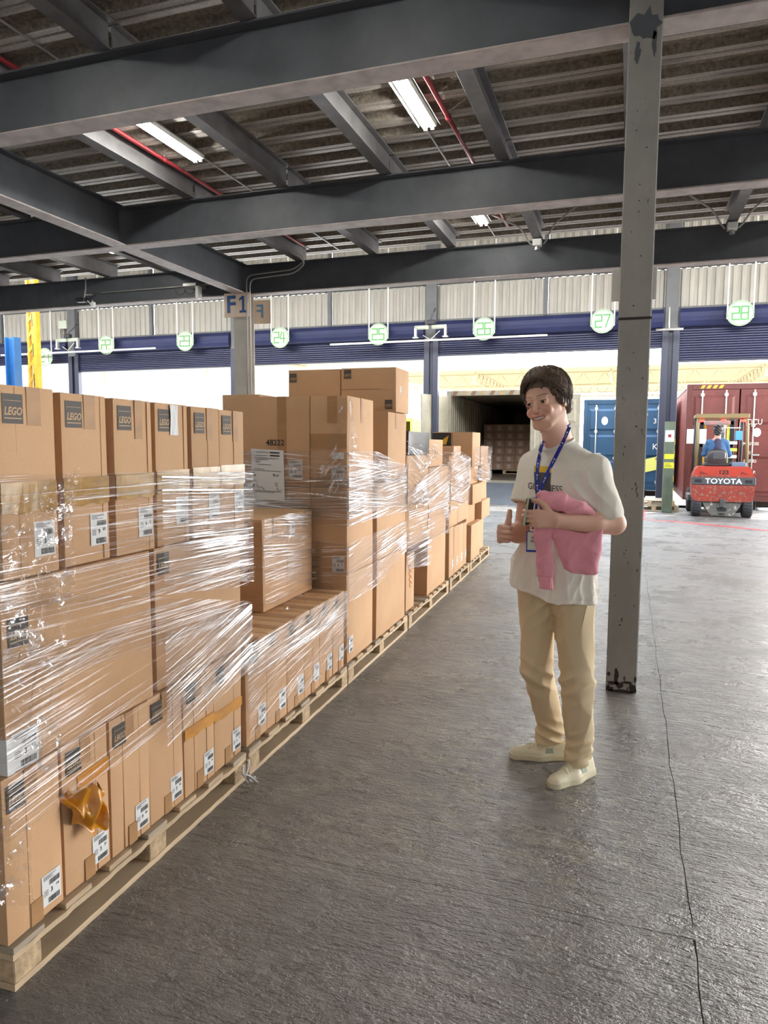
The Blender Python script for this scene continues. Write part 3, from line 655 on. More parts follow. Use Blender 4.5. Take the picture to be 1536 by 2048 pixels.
# --- stack 3
def decal_near(o, mesh, x, z, sc=1.0):
    c = link('shipping_label' if mesh in LABELS else 'printed_logo', mesh, o, (x, -.0045, z), (0, 0, -math.pi/2)); c.scale = (1, sc, sc); return c
def near_tape(o, x0, x1, z0, z1): MB().box((x0,-.0048,z0),(x1,.002,z1)).build('packing_tape', m_tape, o)
L3 = [(.126,.69,'bottom'),(.693,1.236,'middle'),(1.239,1.803,'top')]
for z0, z1, w in L3:
    a = carton(4.085, 4.60, z0, z1, f'carton at the near right corner of the third stack, {w} tier' , depth=.245, creases=()); CART.append(a)
    b_ = carton(4.085, 4.60, z0, z1, f'wide carton, dim end toward the camera, third stack {w} tier', n=-.250, depth=.60); CART.append(b_)
    if w == 'top':
        near_tape(b_, -.22, -.16, z1-z0-.46, z1-z0-.002); near_tape(b_, -.60, -.001, .30, .35) if False else None
        near_tape(a, -.243, -.002, .24, .33); near_tape(a, -.13, -.07, .40, .56)
        mb = MB(); put_text(mb, '48222', (-.235,-.0056,.272), .052, plane='xz', bold=.0008); mb.build('printed_number', m_ink, b_, fix=False)
        # shipping paper
        mb = MB(); x0, x1, q0, q1 = -.405, -.175, -.085, .235; V = []
        def pp(u, v): return (x0+(x1-x0)*u+.006*(1-v), -.007-.006*math.sin(u*3.1)*(1-v)-.003*u, q0+(q1-q0)*v-.01*u)
        mb.grid(pp, 8, 8)
        r_ = random.Random(5)
        def ql(u0, u1, v, h):
            a0, a1 = pp(u0, v), pp(u1, v); mb.add([(a0[0],a0[1]-.0012,a0[2]),(a1[0],a1[1]-.0012,a1[2]),(a1[0],a1[1]-.0012,a1[2]+h),(a0[0],a0[1]-.0012,a0[2]+h)],[(0,1,2,3)],1)
        for v, u0, u1 in ((.93,.15,.55),(.87,.15,.5),(.82,.1,.85),(.79,.14,.5),(.755,.14,.3),(.73,.14,.26),(.69,.2,.6),(.60,.08,.4),(.57,.1,.9),(.17,.1,.9),(.145,.1,.7)):
            t = u0
            while t < u1: w_ = r_.uniform(.01,.035); ql(t, t+w_, v, .0042); t += w_+.01
        for v in (.93,.87): ql(.58, .88, v, .009)
        for cx, cz in ((.68,.49),(.80,.49),(.2,.25),(.34,.24),(.76,.3),(.85,.22),(.08,.5),(.06,.24)):
            for k in range(6):
                a0 = (cx+r_.uniform(-.04,.04), cz+r_.uniform(-.03,.03)); a1 = (a0[0]+r_.choice((-1,1))*r_.uniform(.02,.07), a0[1]+r_.choice((-1,1))*r_.uniform(.015,.04))
                A, B = Vector(pp(*a0)), Vector(pp(*a1)); A.y = B.y = min(A.y,B.y)-.002; d = (B-A); nn = Vector((-d.z,0,d.x)).normalized()*.0011
                mb.add([A-nn,B-nn,B+nn,A+nn],[(0,1,2,3)],1)
        mb.build('shipping_paper', [m_label, m_ink], b_, fix=False)
        decal_near(b_, LABELS[1], -.095, .105, 1.15)
        mb = MB(); mb.box((-.10,-.006,.175),(-.02,-.004,.215)); mb.build('paper_strip', m_label, a)
        decal_near(a, LABELS[2], -.06, .075, 1.05)
        vtape(a, .27, a['H']-.16, a['H'])
    if w == 'middle': decal_near(a, LABELS[3], -.058, .065, 1.0)
    if w == 'bottom': ship(a, .06, .11, 2, 1.0)
for z0, z1, w, a0 in ((.126,.69,'bottom',4.675),(.693,1.236,'middle',4.675),(1.239,1.745,'top',4.93)):
    o = carton(a0, 5.42, z0, z1, f'carton beyond the dark gap in the third stack, {w} tier', depth=.42, n=.004); CART.append(o)
    if w == 'top': vtape(o, .2, o['H']-.12, o['H']); 
    CART.append(carton(a0, 5.42, z0, z1, f'carton of the rear column in the third stack, {w} tier', n=-.425, depth=.43))
o = carton(5.07, 5.43, 1.748, 2.078, 'right one of the two highest cartons, two dark printed squares on its end', n=.02, depth=.43); CART.append(o)
decal_near(o, LOGO, -.38, o['H']-.045, .75); decal_near(o, LOGO, -.055, .055, .75)
MB().box((-.43,-.0052,.17),(-.12,-.003,.173)).build('crease', m_crease, o); ship(o, .12, .17, 2, .5)
o = carton(5.07, 5.43, 1.748, 2.075, 'left one of the two highest cartons, one dark printed square on its end', n=-.418, depth=.43); CART.append(o)
decal_near(o, LOGO, -.39, o['H']-.06, .75)
o = carton(4.61, 5.0, 1.239, 1.86, 'carton end showing just left of the highest pair on top of the row', n=-.86, depth=.3); CART.append(o)
# --- stack 4
S4 = [(5.54,5.80,.126,.60,-.02,.4,'low carton with red marks on its side, before the dark gap'),(6.24,7.0,.126,.84,-.01,.5,'tall carton right of the dark gap on the fourth pallet'),
 (6.24,7.02,.843,1.30,-.0,.5,'carton above the tall one on the fourth pallet, behind bright film'),(5.44,6.2,.66,1.04,0,.5,'carton over the dark gap on the fourth pallet, behind bright film'),
 (5.46,6.2,1.043,1.42,.0,.5,'upper carton of the fourth stack, behind dense film'),(5.62,6.35,1.423,1.62,-.03,.45,'dark-wrapped top carton of the fourth stack'),(6.36,6.95,1.303,1.56,-.04,.45,'top carton at the far end of the fourth stack'),
 (5.54,6.2,.126,.65,-.53,.4,'carton deep in the dark gap of the fourth pallet'),(5.54,6.9,.655,1.3,-.53,.4,'long carton at the rear of the fourth stack')]
m_black = M('dark_wrapped_card', (.03,.03,.035), .4)
for a, b_, z0, z1, n, d, lb in S4:
    o = carton(a, b_, z0, z1, lb, n=n, depth=d, mat=m_black if 'dark-wrapped' in lb else None); CART.append(o)
    if 'red marks' in lb:
        mr = M('red_marker', (.45,.08,.03), .6)
        for q in range(4): MB().tube([(fx(o)+.001,.1+.03*math.cos(t)+.01*q,.36-.05*q+.025*math.sin(t)) for t in np.linspace(0,5.2,9)], .0025, 4).build('marker_scribble', mr, o)
# --- stack 5
e = [7.14,7.40,7.67,7.94,8.20]
for i in range(4): o = carton(e[i], e[i+1]-.015, .126, .65-.01*i, f'{ORD[i]} narrow upright carton from the near end of the fifth pallet', n=-.004*i, depth=.4); CART.append(o); ship(o, o['L']-.06, .12, i, .9)
for a, b_, z0, z1, n, lb in ((7.12,7.55,.655,1.02,0,'carton above the dark slot of the fifth stack'),(7.57,8.2,.66,1.05,0,'far carton in the second tier of the fifth stack'),(7.12,7.6,1.023,1.40,-.01,'carton in the upper near corner of the fifth stack'),(7.63,8.15,1.053,1.36,-.02,'carton in the upper far corner of the fifth stack'),(7.2,7.5,1.403,1.50,.02,'small flat carton on top of the fifth stack'),(7.14,8.1,.126,1.2,-.45,'tall carton at the rear of the fifth stack')):
    CART.append(carton(a, b_, z0, z1, lb, n=n, depth=.42))
# --- stack 6
k = 0
for i, (z0, z1) in enumerate(((.126,.56),(.563,.80),(.803,1.04),(1.043,1.25))):
    for j, (a, b_) in enumerate(((8.30,8.92),(8.97,9.62))):
        nn_ = (.02,-.05,.03,-.02)[(i+j) % 4]
        CART.append(carton(a+.03*((i+j) % 2), b_, z0, z1, f'carton in the {("bottom","second","third","fourth")[i]} tier of the farthest stack, {("near","far")[j]} end', n=nn_, depth=.45))
CART.append(carton(8.38, 8.95, 1.253, 1.665, 'tall carton on top of the farthest stack, its end facing the camera', n=0, depth=.24))
o = carton(8.38, 8.95, 1.253, 1.665, 'carton with a black and yellow print on top of the farthest stack', n=-.245, depth=.24); CART.append(o)
MB().box((-.24,-.0052,.24),(-.01,-.003,.40)).build('black_print', m_ink, o); MB().add([(-.16,-.0056,.26),(-.07,-.0056,.26),(-.04,-.0056,.37),(-.1,-.0056,.33)],[(0,1,2,3)]).build('yellow_print', m_ypaint, o, fix=False)
CART.append(carton(8.0, 8.3, 1.363, 1.50, 'small carton leaning between the fifth and the farthest stack tops', n=-.12, depth=.16))
CART.append(carton(9.0, 9.6, 1.253, 1.50, 'film-wrapped carton at the far end on top of the farthest stack', n=.0, depth=.45))
for o in CART: near(o)

# ---------------- stretch film
def film_material(name, lo, hi, rough=.13, scale=(1,1,60), st=1.0, bd=.01):
    mt = bpy.data.materials.new(name); mt.use_nodes = True; n = mt.node_tree; N = n.nodes; L = n.links; N.clear()
    out = N.new('ShaderNodeOutputMaterial'); mx = N.new('ShaderNodeMixShader'); tr = N.new('ShaderNodeBsdfTransparent'); gl = N.new('ShaderNodeBsdfGlossy')
    tr.inputs[0].default_value = (.94,.935,.93,1); gl.inputs['Roughness'].default_value = rough; gl.inputs['Color'].default_value = (.95,.96,1,1)
    uv = N.new('ShaderNodeTexCoord'); mp = N.new('ShaderNodeMapping'); mp.inputs['Scale'].default_value = scale; L.new(uv.outputs['UV'], mp.inputs[0])
    z = N.new('ShaderNodeTexNoise'); z.inputs['Scale'].default_value = 1; z.inputs['Detail'].default_value = 3; z.inputs['Roughness'].default_value = .55; z.inputs['Distortion'].default_value = .05; L.new(mp.outputs[0], z.inputs['Vector'])
    mp2 = N.new('ShaderNodeMapping'); mp2.inputs['Scale'].default_value = (2.2, 5, 1); L.new(uv.outputs['UV'], mp2.inputs[0])
    z2 = N.new('ShaderNodeTexNoise'); z2.inputs['Scale'].default_value = 1; z2.inputs['Detail'].default_value = 3; L.new(mp2.outputs[0], z2.inputs['Vector'])
    bp = N.new('ShaderNodeBump'); bp.inputs['Strength'].default_value = st; bp.inputs['Distance'].default_value = bd; L.new(z.outputs['Fac'], bp.inputs['Height'])
    L.new(bp.outputs[0], gl.inputs['Normal'])
    r1 = N.new('ShaderNodeMapRange'); r1.inputs[1].default_value = .53; r1.inputs[2].default_value = .66; r1.inputs[3].default_value = lo; r1.inputs[4].default_value = hi
    mu = N.new('ShaderNodeMath'); mu.operation = 'ADD'; sb = N.new('ShaderNodeMath'); sb.operation = 'MULTIPLY_ADD'; sb.inputs[1].default_value = .6; sb.inputs[2].default_value = -.3
    L.new(z2.outputs['Fac'], sb.inputs[0]); L.new(z.outputs['Fac'], mu.inputs[0]); L.new(sb.outputs[0], mu.inputs[1]); L.new(mu.outputs[0], r1.inputs[0])
    L.new(r1.outputs[0], mx.inputs[0]); L.new(tr.outputs[0], mx.inputs[1]); L.new(gl.outputs[0], mx.inputs[2]); L.new(mx.outputs[0], out.inputs[0])
    return mt
m_film = film_material('stretch_film', .012, .34, scale=(.35,125,1))
m_film2 = film_material('dense_stretch_film', .07, .95, scale=(.7,105,1))
m_film3 = film_material('crumpled_film', .03, .40, scale=(16,22,1), bd=.02)
def ribbon(pts, top, bot, nv=24, mt=None, lb='', parent=None, wr=.004, tilt=0.0, seed=0, name='stretch_film', grp='clear stretch film round the stacks'):
    """pts: plan polyline [(s,n)], top/bot: heights per plan point; UV in metres, u along, v up"""
    r_ = np.random.default_rng(seed); D = [0]
    for a, b_ in zip(pts, pts[1:]): D.append(D[-1]+math.hypot(b_[0]-a[0], b_[1]-a[1]))
    nu = max(8, int(D[-1]/.03)); us = sorted(set(list(np.linspace(0, D[-1], nu+1))+D))
    P = np.array(pts, float); ph = r_.uniform(0, 6.28, (6,)); fr = r_.uniform(30, 190, (6,)); sl = r_.uniform(-3, 3, (6,)); V = []; UV = []
    for v in np.linspace(0, 1, nv+1):
        for u in us:
            s = np.interp(u, D, P[:,0]); n = np.interp(u, D, P[:,1]); zt = np.interp(u, D, top); zb = np.interp(u, D, bot)
            z = zb+(zt-zb)*v; w = sum(math.sin(fr[k]*(z+tilt*u)+ph[k]+sl[k]*u) for k in range(6))/6*wr
            k = min(len(D)-2, max(0, int(np.searchsorted(D, u, side='right'))-1)); a, b_ = P[k], P[k+1]; d = b_-a; L_ = math.hypot(*d); nn = (d[1]/L_*-1, d[0]/L_)   # outward
            V.append(rowp(s+(-nn[0])*(w+.004), n-nn[1]*(w+.004)*-1 if False else n+abs(w)+.003 if abs(d[1]) < 1e-6 else n, z)); UV.append((u, z+tilt*u))
    nU = len(us); F_ = [(j*nU+i, j*nU+i+1, (j+1)*nU+i+1, (j+1)*nU+i) for j in range(nv) for i in range(nU-1)]
    me = bpy.data.meshes.new(name); me.from_pydata(V, [], F_); me.materials.append(mt or m_film)
    uvl = me.uv_layers.new(name='UVMap'); li = np.zeros(len(me.loops), int); me.loops.foreach_get('vertex_index', li)
    uvl.data.foreach_set('uv', np.array(UV)[li].ravel()); me.polygons.foreach_set('use_smooth', [True]*len(F_))
    o = link(name, me, parent)
    if lb: tag(o, lb, 'plastic film', grp)
    return o
def wrap(s0, s1, n1, n0, tops, bots, **k):
    """front face from near corner to far corner plus a return on the near and far sides"""
    t0, t1 = tops; b0, b1 = bots
    return ribbon([(s0,n0),(s0,n1),(s1,n1),(s1,n0)], [t0+.02,t0,t1,t1], [b0,b0,b1,b1], **k)
f1 = root('stretch_film', 'clear stretch film wound in bands round the nearest stack', 'plastic film', (0,0,0))
for i, (tops, bots, mt, tl) in enumerate((((1.42,1.385),(1.06,.87),m_film,.0),((.95,.80),(.43,.50),m_film,-.10),((1.12,.80),(.85,.72),m_film,.05))):
    wrap(1.395, 2.792, .012+.003*i, -.45, tops, bots, mt=mt, seed=i, tilt=tl, parent=f1, name='film_band')
ribbon([(2.12,.026),(2.795,.026)], [1.39,1.385], [1.0,.89], mt=m_film2, seed=9, tilt=.05, parent=f1, name='film_band')
ribbon([(2.12,.024),(2.78,.024)], [.82,.79], [.40,.50], mt=m_film2, seed=12, tilt=-.22, parent=f1, name='film_band')
f2 = root('stretch_film', 'clear stretch film pulled tight over the low second stack', 'plastic film', (0,0,0))
def drape2(u, v):
    s = 2.76+u*1.29
    return s
ribbon([(2.755,.012),(4.045,.012)], [.607,.607], [.44,.44], mt=m_film2, seed=21, tilt=-.05, parent=f2, name='film_band')
ribbon([(2.755,.015),(4.045,.015)], [.60,.57], [.16,.22], mt=m_film, seed=22, tilt=-.22, parent=f2, name='film_band')
ribbon([(2.75,-.43),(2.75,.010),(4.05,.010),(4.05,-.43)], [.60,.60,.60,.60], [.3,.3,.3,.3], mt=m_film, seed=23, tilt=-.1, parent=f2, name='film_band')
f2b = root('stretch_film', 'clear film bag round the lone carton on the low second stack, its hem flaring out', 'plastic film', (0,0,0))
ribbon([(3.325,-.65),(3.325,-.19),(4.01,-.19),(4.01,-.65)], [1.11]*4, [.64]*4, mt=m_film, seed=31, parent=f2b, name='film_band')
ribbon([(3.322,-.188),(4.012,-.186)], [1.11,1.11], [.80,.62], mt=m_film2, seed=32, tilt=.1, parent=f2b, name='film_band')
mb = MB(); V = []; UVs = []
def skirt(u, v):
    s = 3.33+u*.72; r = .02+.11*v*(.6+.4*u); n = -.185+r+.012*math.sin(u*37)*v; z = .66-.045*v+.008*math.sin(u*29+v*6)*v
    return rowp(s, n, z)
o = MB().grid(skirt, 46, 6).build('film_hem', m_film3, f2b, True, fix=False)
def auto_uv(o, sc=1.0):
    me = o.data; uvl = me.uv_layers.new(name='UVMap'); co = np.zeros(len(me.vertices)*3); me.vertices.foreach_get('co', co); co = co.reshape(-1,3)
    li = np.zeros(len(me.loops), int); me.loops.foreach_get('vertex_index', li); uvl.data.foreach_set('uv', np.stack([co[li,1]+co[li,0], co[li,2]-co[li,0]], 1).ravel()*sc)
auto_uv(o)
f3 = root('stretch_film', 'bright streaked stretch film round the third stack', 'plastic film', (0,0,0))
for i, (tops, bots, mt, tl) in enumerate((((1.46,1.33),(1.05,1.02),m_film2,.08),((1.38,1.36),(1.0,.98),m_film2,-.05),((.90,.90),(.52,.66),m_film2,-.08),((1.3,1.3),(1.1,1.02),m_film,.1))):
    ribbon([(4.075,-.86),(4.075,.012),(4.62,.012),(5.45,.012),(5.45,-.5)], [tops[0],tops[0],tops[0],tops[1],tops[1]], [bots[0],bots[0],bots[0],bots[1],bots[1]], mt=mt if i != 3 else m_film, seed=40+i, tilt=tl, parent=f3, name='film_band')
def crumple(fn, nu, nv, parent, lb=None, seed=3, amp=.02):
    r_ = np.random.default_rng(seed); q = r_.uniform(-1, 1, (12, 5))
    def g(u, v):
        p = Vector(fn(u, v)); w = sum(math.sin(q[k][0]*22*u+q[k][1]*22*v+q[k][2]*6)*q[k][3] for k in range(12))*amp/3
        return tuple(p+NX*abs(w)+TX*w*.3)
    o = MB().grid(g, nu, nv).build('loose_film', m_film3, parent, False, fix=False); auto_uv(o)
    if lb: tag(o, lb, 'plastic film')
    return o
# gathered strand from the near top corner of stack 3
crumple(lambda u, v: rowp(4.074-.004, -.02-.22*v*(.15+.85*u), 1.79-.62*v+.0*u), 10, 40, f3, seed=5, amp=.006)
crumple(lambda u, v: rowp(4.09+.22*v*u, .012, 1.79-.40*v), 8, 30, f3, seed=6, amp=.008)
crumple(lambda u, v: rowp(4.30+.14*u-.0*v, -.62+.0*u, 1.805), 3, 3, f3, seed=7, amp=.004)
f4 = root('stretch_film', 'dense silvery stretch film twisted round the fourth stack', 'plastic film', (0,0,0))
for i, (pt, tops, bots, mt, tl) in enumerate((([(5.42,-.6),(5.42,.02),(6.22,.02)],[1.50,1.50,1.42],[1.02,1.02,1.0],m_film2,.3),([(5.42,.025),(6.22,.03),(7.05,.02),(7.05,-.5)],[1.1,1.30,1.34,1.34],[1.05,.95,.95,.95],m_film2,-.12),
   ([(5.46,.02),(6.22,.02),(7.04,.015)],[.99,.96,.98],[.66,.62,.62],m_film2,.0),([(6.22,.03),(7.05,.025)],[1.52,1.46],[1.1,1.05],m_film,.1),([(5.42,.03),(6.24,.035)],[.62,.62],[.50,.44],m_film,.05),([(5.44,.014),(6.2,.014)],[.75,.75],[.50,.42],m_film2,.0))):
    ribbon(pt, tops, bots, mt=mt, seed=60+i, tilt=tl, parent=f4, name='film_band')
crumple(lambda u, v: rowp(5.5+1.2*u, -.25+.29*v, 1.64-.14*v-.1*u*v), 50, 16, f4, seed=8, amp=.05)
o = MB().tube([rowp(5.42+.85*t, .05+.02*math.sin(t*9), 1.0+.05*t+.01*math.sin(14*t)) for t in np.linspace(0,1,14)], [.028+.01*math.sin(k*1.7) for k in range(14)], 9).build('film_roll', m_film3, f4, True); auto_uv(o)
o = MB().tube([rowp(5.46+.8*t, .05+.02*math.sin(t*9), 1.12+.34*t) for t in np.linspace(0,1,14)], [.018+.006*math.sin(k*1.7) for k in range(14)], 7).build('film_roll', m_film3, f4, True); auto_uv(o)
f5 = root('stretch_film', 'bright stretch film round the upper half of the fifth stack', 'plastic film', (0,0,0))
ribbon([(7.11,-.5),(7.11,.02),(8.21,.01)], [1.44,1.44,1.38], [.80,.80,.9], mt=m_film2, seed=71, tilt=.1, parent=f5, name='film_band')
ribbon([(7.11,.03),(8.2,.02)], [1.5,1.36], [.95,.82], mt=m_film2, seed=72, tilt=-.1, parent=f5, name='film_band')
f6 = root('stretch_film', 'loose bright film sleeve at the top of the farthest stack', 'plastic film', (0,0,0))
ribbon([(8.40,.03),(9.0,.035),(9.65,.03),(9.65,-.45)], [1.46,1.52,1.48,1.48], [1.10,1.06,1.0,1.0], mt=m_film2, seed=81, tilt=.1, parent=f6, name='film_band')
ribbon([(8.42,.04),(9.67,.045)], [1.5,1.5], [1.1,1.05], mt=m_film, seed=82, tilt=-.15, parent=f6, name='film_band')
crumple(lambda u, v: rowp(1.40+.30*u*(1-.5*v), .03, 1.33-.62*v+.10*u*(1-v)-.18*u*v), 26, 40, None, 'crumpled loose film hanging over the left edge of the nearest stack', seed=9, amp=.018)
crumple(lambda u, v: rowp(1.36+.10*u, .0+.03*u, .52-.25*v-.05*u), 10, 16, None, 'small crumpled film tail low at the left edge of the nearest stack', seed=10, amp=.02)
rt = root('film_scrap', 'torn white film tail hanging from the corner block of the nearest pallet', 'plastic film', rowp(2.70,.03,0), RA)
for q in range(5):
    o = MB().tube([(.0+.02*q*t, -.01*q+.03*math.sin(5*t+q), .085-.075*t+.01*math.sin(9*t+q)) for t in np.linspace(0,1,9)], [.006*(1-.6*t) for t in np.linspace(0,1,9)], 5).build('film_strand', m_label if q % 2 else m_film3, rt, True); auto_uv(o)
# ================================================================== SDF MODELLING (people, cloth)
def smin(a, b, k):
    if k <= 0: return np.minimum(a, b)
    h = np.maximum(k-np.abs(a-b), 0)/k; return np.minimum(a, b)-h*h*k*.25
def smax(a, b, k): return -smin(-a, -b, k)
def cone(a, b, ra, rb):
    a = np.array(a, np.float32); b = np.array(b, np.float32); lo = np.minimum(a-ra, b-rb); hi = np.maximum(a+ra, b+rb); ab = b-a; L2 = float(ab@ab)+1e-9
    def f(P):
        pa = P-a; t = np.clip((pa@ab)/L2, 0, 1)[..., None]; return np.linalg.norm(pa-t*ab, axis=-1)-(ra+(rb-ra)*t[..., 0])
    return f, lo, hi
def ell(c, r, R=None):
    c = np.array(c, np.float32); r = np.array(r, np.float32); m = float(r.max())
    Rm = None if R is None else np.array(R, np.float32)
    def f(P):
        q = P-c
        if Rm is not None: q = q@Rm
        k0 = np.linalg.norm(q/r, axis=-1); k1 = np.linalg.norm(q/(r*r), axis=-1)+1e-9; return k0*(k0-1)/k1
    return f, c-m, c+m
class SDF:
    def __init__(s): s.ops = []; s.post = []
    def add(s, prim, k=.01): s.ops.append(('u', prim, k)); return s
    def sub(s, prim, k=.004): s.ops.append(('s', prim, k)); return s
    def c(s, a, b, ra, rb, k=.01): return s.add(cone(a, b, ra, rb), k)
    def ev(s, P):
        P = np.asarray(P, np.float32); D = np.full(P.shape[:-1], .5, np.float32)
        for t, (f, lo, hi), k in s.ops: d = f(P).astype(np.float32); D = smin(D, d, k) if t == 'u' else smax(D, -d, k)
        for g in s.post: D = g(P, D)
        return D
    def mesh(s, axes, smooth=0):
        xs_, ys_, zs_ = [np.array(a, np.float32) for a in axes]; D = np.full((len(xs_), len(ys_), len(zs_)), .5, np.float32)
        for t, (f, lo, hi), k in s.ops:
            mg = k+.025
            sl = tuple(slice(max(0, np.searchsorted(A, lo[i]-mg)-1), np.searchsorted(A, hi[i]+mg)+1) for i, A in enumerate((xs_, ys_, zs_)))
            G = np.stack(np.meshgrid(xs_[sl[0]], ys_[sl[1]], zs_[sl[2]], indexing='ij'), -1)
            if G.size == 0: continue
            d = f(G).astype(np.float32); D[sl] = smin(D[sl], d, k) if t == 'u' else smax(D[sl], -d, k)
        for g in s.post:
            G = np.stack(np.meshgrid(xs_, ys_, zs_, indexing='ij'), -1); D = g(G, D).astype(np.float32)
        return nets(D, xs_, ys_, zs_, smooth)
def nets(D, xs_, ys_, zs_, smooth=0):
    S = D < 0; sh = tuple(n-1 for n in D.shape); cnt = np.zeros(sh, np.int8)
    cor = [(i, j, k) for i in (0,1) for j in (0,1) for k in (0,1)]
    for i, j, k in cor: cnt += S[i:i+sh[0], j:j+sh[1], k:k+sh[2]]
    act = (cnt > 0) & (cnt < 8); I = np.argwhere(act); idx = np.full(sh, -1, np.int32); idx[act] = np.arange(len(I))
    acc = np.zeros((len(I), 3), np.float64); num = np.zeros(len(I))
    V = {c: D[I[:,0]+c[0], I[:,1]+c[1], I[:,2]+c[2]] for c in cor}
    for c in cor:
        for ax in range(3):
            if c[ax]: continue
            e = list(c); e[ax] = 1; e = tuple(e); a, b = V[c], V[e]; m = (a < 0) != (b < 0)
            t = np.where(m, a/(a-b+1e-12), 0); p = np.array(c, float)[None]+np.zeros((len(I), 3)); p[:, ax] = t; acc[m] += p[m]; num[m] += 1
    P = I+acc/num[:, None]
    P = np.stack([np.interp(P[:, a], np.arange(len(A)), A) for a, A in enumerate((xs_, ys_, zs_))], 1)
    Q = []
    for ax in range(3):
        o = [a for a in range(3) if a != ax]; n = list(D.shape)
        A = [slice(1, n[q]-1) for q in range(3)]; B = list(A); A[ax] = slice(0, n[ax]-1); B[ax] = slice(1, n[ax])
        s0, s1 = S[tuple(A)], S[tuple(B)]; E_ = np.argwhere(s0 != s1)
        if not len(E_): continue
        flip = s0[tuple(E_.T)]; base = E_.copy(); base[:, o[0]] += 1; base[:, o[1]] += 1
        def g(d0, d1): q = base.copy(); q[:, o[0]] += d0; q[:, o[1]] += d1; return idx[q[:,0], q[:,1], q[:,2]]
        q = np.stack([g(-1,-1), g(0,-1), g(0,0), g(-1,0)], 1)
        if ax == 1: flip = ~flip
        q[~flip] = q[~flip][:, ::-1]; Q.append(q)
    Q = np.concatenate(Q)
    for _ in range(smooth):
        nb = np.zeros_like(P); dg = np.zeros(len(P))
        for a in range(4):
            i, j = Q[:, a], Q[:, (a+1) % 4]
            for x in range(3): nb[:, x] += np.bincount(i, P[j, x], len(P))+np.bincount(j, P[i, x], len(P))
            dg += np.bincount(i, minlength=len(P))+np.bincount(j, minlength=len(P))
        P = P*.5+.5*nb/np.maximum(dg, 1)[:, None]
    return P, Q
def sdf_obj(name, PQ, mat, parent, colfn=None):
    P, Q = PQ; me = bpy.data.meshes.new(name); me.vertices.add(len(P)); me.vertices.foreach_set('co', P.astype(np.float32).ravel())
    me.loops.add(len(Q)*4); me.loops.foreach_set('vertex_index', Q.astype(np.int32).ravel()); me.polygons.add(len(Q))
    me.polygons.foreach_set('loop_start', np.arange(0, len(Q)*4, 4, dtype=np.int32)); me.polygons.foreach_set('use_smooth', np.ones(len(Q), bool))
    me.update(calc_edges=True); me.validate(); me.materials.append(mat)
    if colfn is not None:
        c = colfn(P); at = me.color_attributes.new('Col', 'FLOAT_COLOR', 'POINT'); at.data.foreach_set('color', np.concatenate([c, np.ones((len(P), 1))], 1).astype(np.float32).ravel())
    return link(name, me, parent)
def ax(*segs):
    """piecewise axis: (start, end, step), ..."""
    out = []
    for a, b, st in segs: out += list(np.arange(a, b-st*.5, st))
    return np.array(out+[segs[-1][1]], np.float32)
V3 = lambda *a: np.array(a, float)
def unit(v): v = np.array(v, float); return v/np.linalg.norm(v)
def rotm(az=0, ay=0, ax_=0):
    return np.array(Matrix.Rotation(math.radians(az), 3, 'Z') @ Matrix.Rotation(math.radians(ay), 3, 'Y') @ Matrix.Rotation(math.radians(ax_), 3, 'X'))
def sfolds(seed, amps, freqs, str_=(1,1,1)):
    """sharp ridged cloth folds"""
    r_ = np.random.default_rng(seed); T = [(a, f*unit(r_.normal(size=3)*np.array(str_)), r_.uniform(0, 6.28), f*.45*unit(r_.normal(size=3)), r_.uniform(0, 6.28)) for a, f in zip(amps, freqs)]
    return lambda P: sum(-a*(.45-np.abs(np.sin(P@k+p+1.5*np.sin(P@q+r)))**.8) for a, k, p, q, r in T)
def folds(seed, amps, freqs):
    r_ = np.random.default_rng(seed); T = [(a, f*unit(r_.normal(size=3)), r_.uniform(0, 6.28), f*.5*unit(r_.normal(size=3)), r_.uniform(0, 6.28)) for a, f in zip(amps, freqs)]
    return lambda P: sum(a*np.sin(P@k+p+1.6*np.sin(P@q+r)) for a, k, p, q, r in T)

# ================================================================== THE PERSON
PR = root('person', 'smiling dark-haired person in a cream printed T-shirt and khaki trousers giving a thumbs-up', 'person', (-.265, 3.309, 0), math.radians(4.57))
m_skin = M('skin', (.62,.36,.25), .48, 0, .45, sss=.12, attr='Col', bump=((240,240,240),.06,.001))
HC = V3(-.097, -.035, 1.697); HR = rotm(-27, -10, 6); HS = 1.05
def hp(x, y, z): return HC+HR@V3(x, y, z)*HS
B = SDF()
def hell(c, r, k=.01, R=None): B.add(ell(hp(*c), tuple(HS*q for q in r), HR if R is None else HR@R), k)
def hcone(a, b, ra, rb, k=.008): B.c(hp(*a), hp(*b), ra*HS, rb*HS, k)
# head
hell((0,.018,.035), (.073,.093,.088), .01); hell((0,-.022,-.035), (.060,.066,.078), .02); hell((0,-.03,.03), (.062,.055,.05), .02)
for s in (-1,1):
    hcone((s*.052,.012,-.052), (s*.026,-.058,-.092), .020, .020, .02)
    hcone((s*.050,-.020,-.030), (s*.036,-.058,-.042), .021, .019, .015)     # raised cheeks
    hcone((s*.012,-.083,.020), (s*.040,-.072,.024), .009, .009, .012)
    hell((s*.040,-.070,-.036), (.018,.014,.018), .012)
hcone((0,-.066,-.098), (0,-.058,-.100), .021, .021, .018)                    # chin
for s in (-1,1): B.sub(ell(hp(s*.032,-.099,.003), (.018,.016,.011), HR), .012)   # eye sockets
hcone((0,-.084,.006), (0,-.104,-.030), .0075, .0095, .008); hell((0,-.108,-.034), (.0105,.0095,.009), .006)
for s in (-1,1): hell((s*.0125,-.095,-.037), (.0085,.010,.0075), .005); B.sub(ell(hp(s*.0065,-.103,-.045), (.0035,.005,.003), HR), .003)
for s in (-1,1):                                                            # lids
    hell((s*.032,-.074,.001), (.0165,.0155,.0145), .005); B.sub(ell(hp(s*.032,-.090,-.0005), (.0138,.013,.0056), HR), .002)
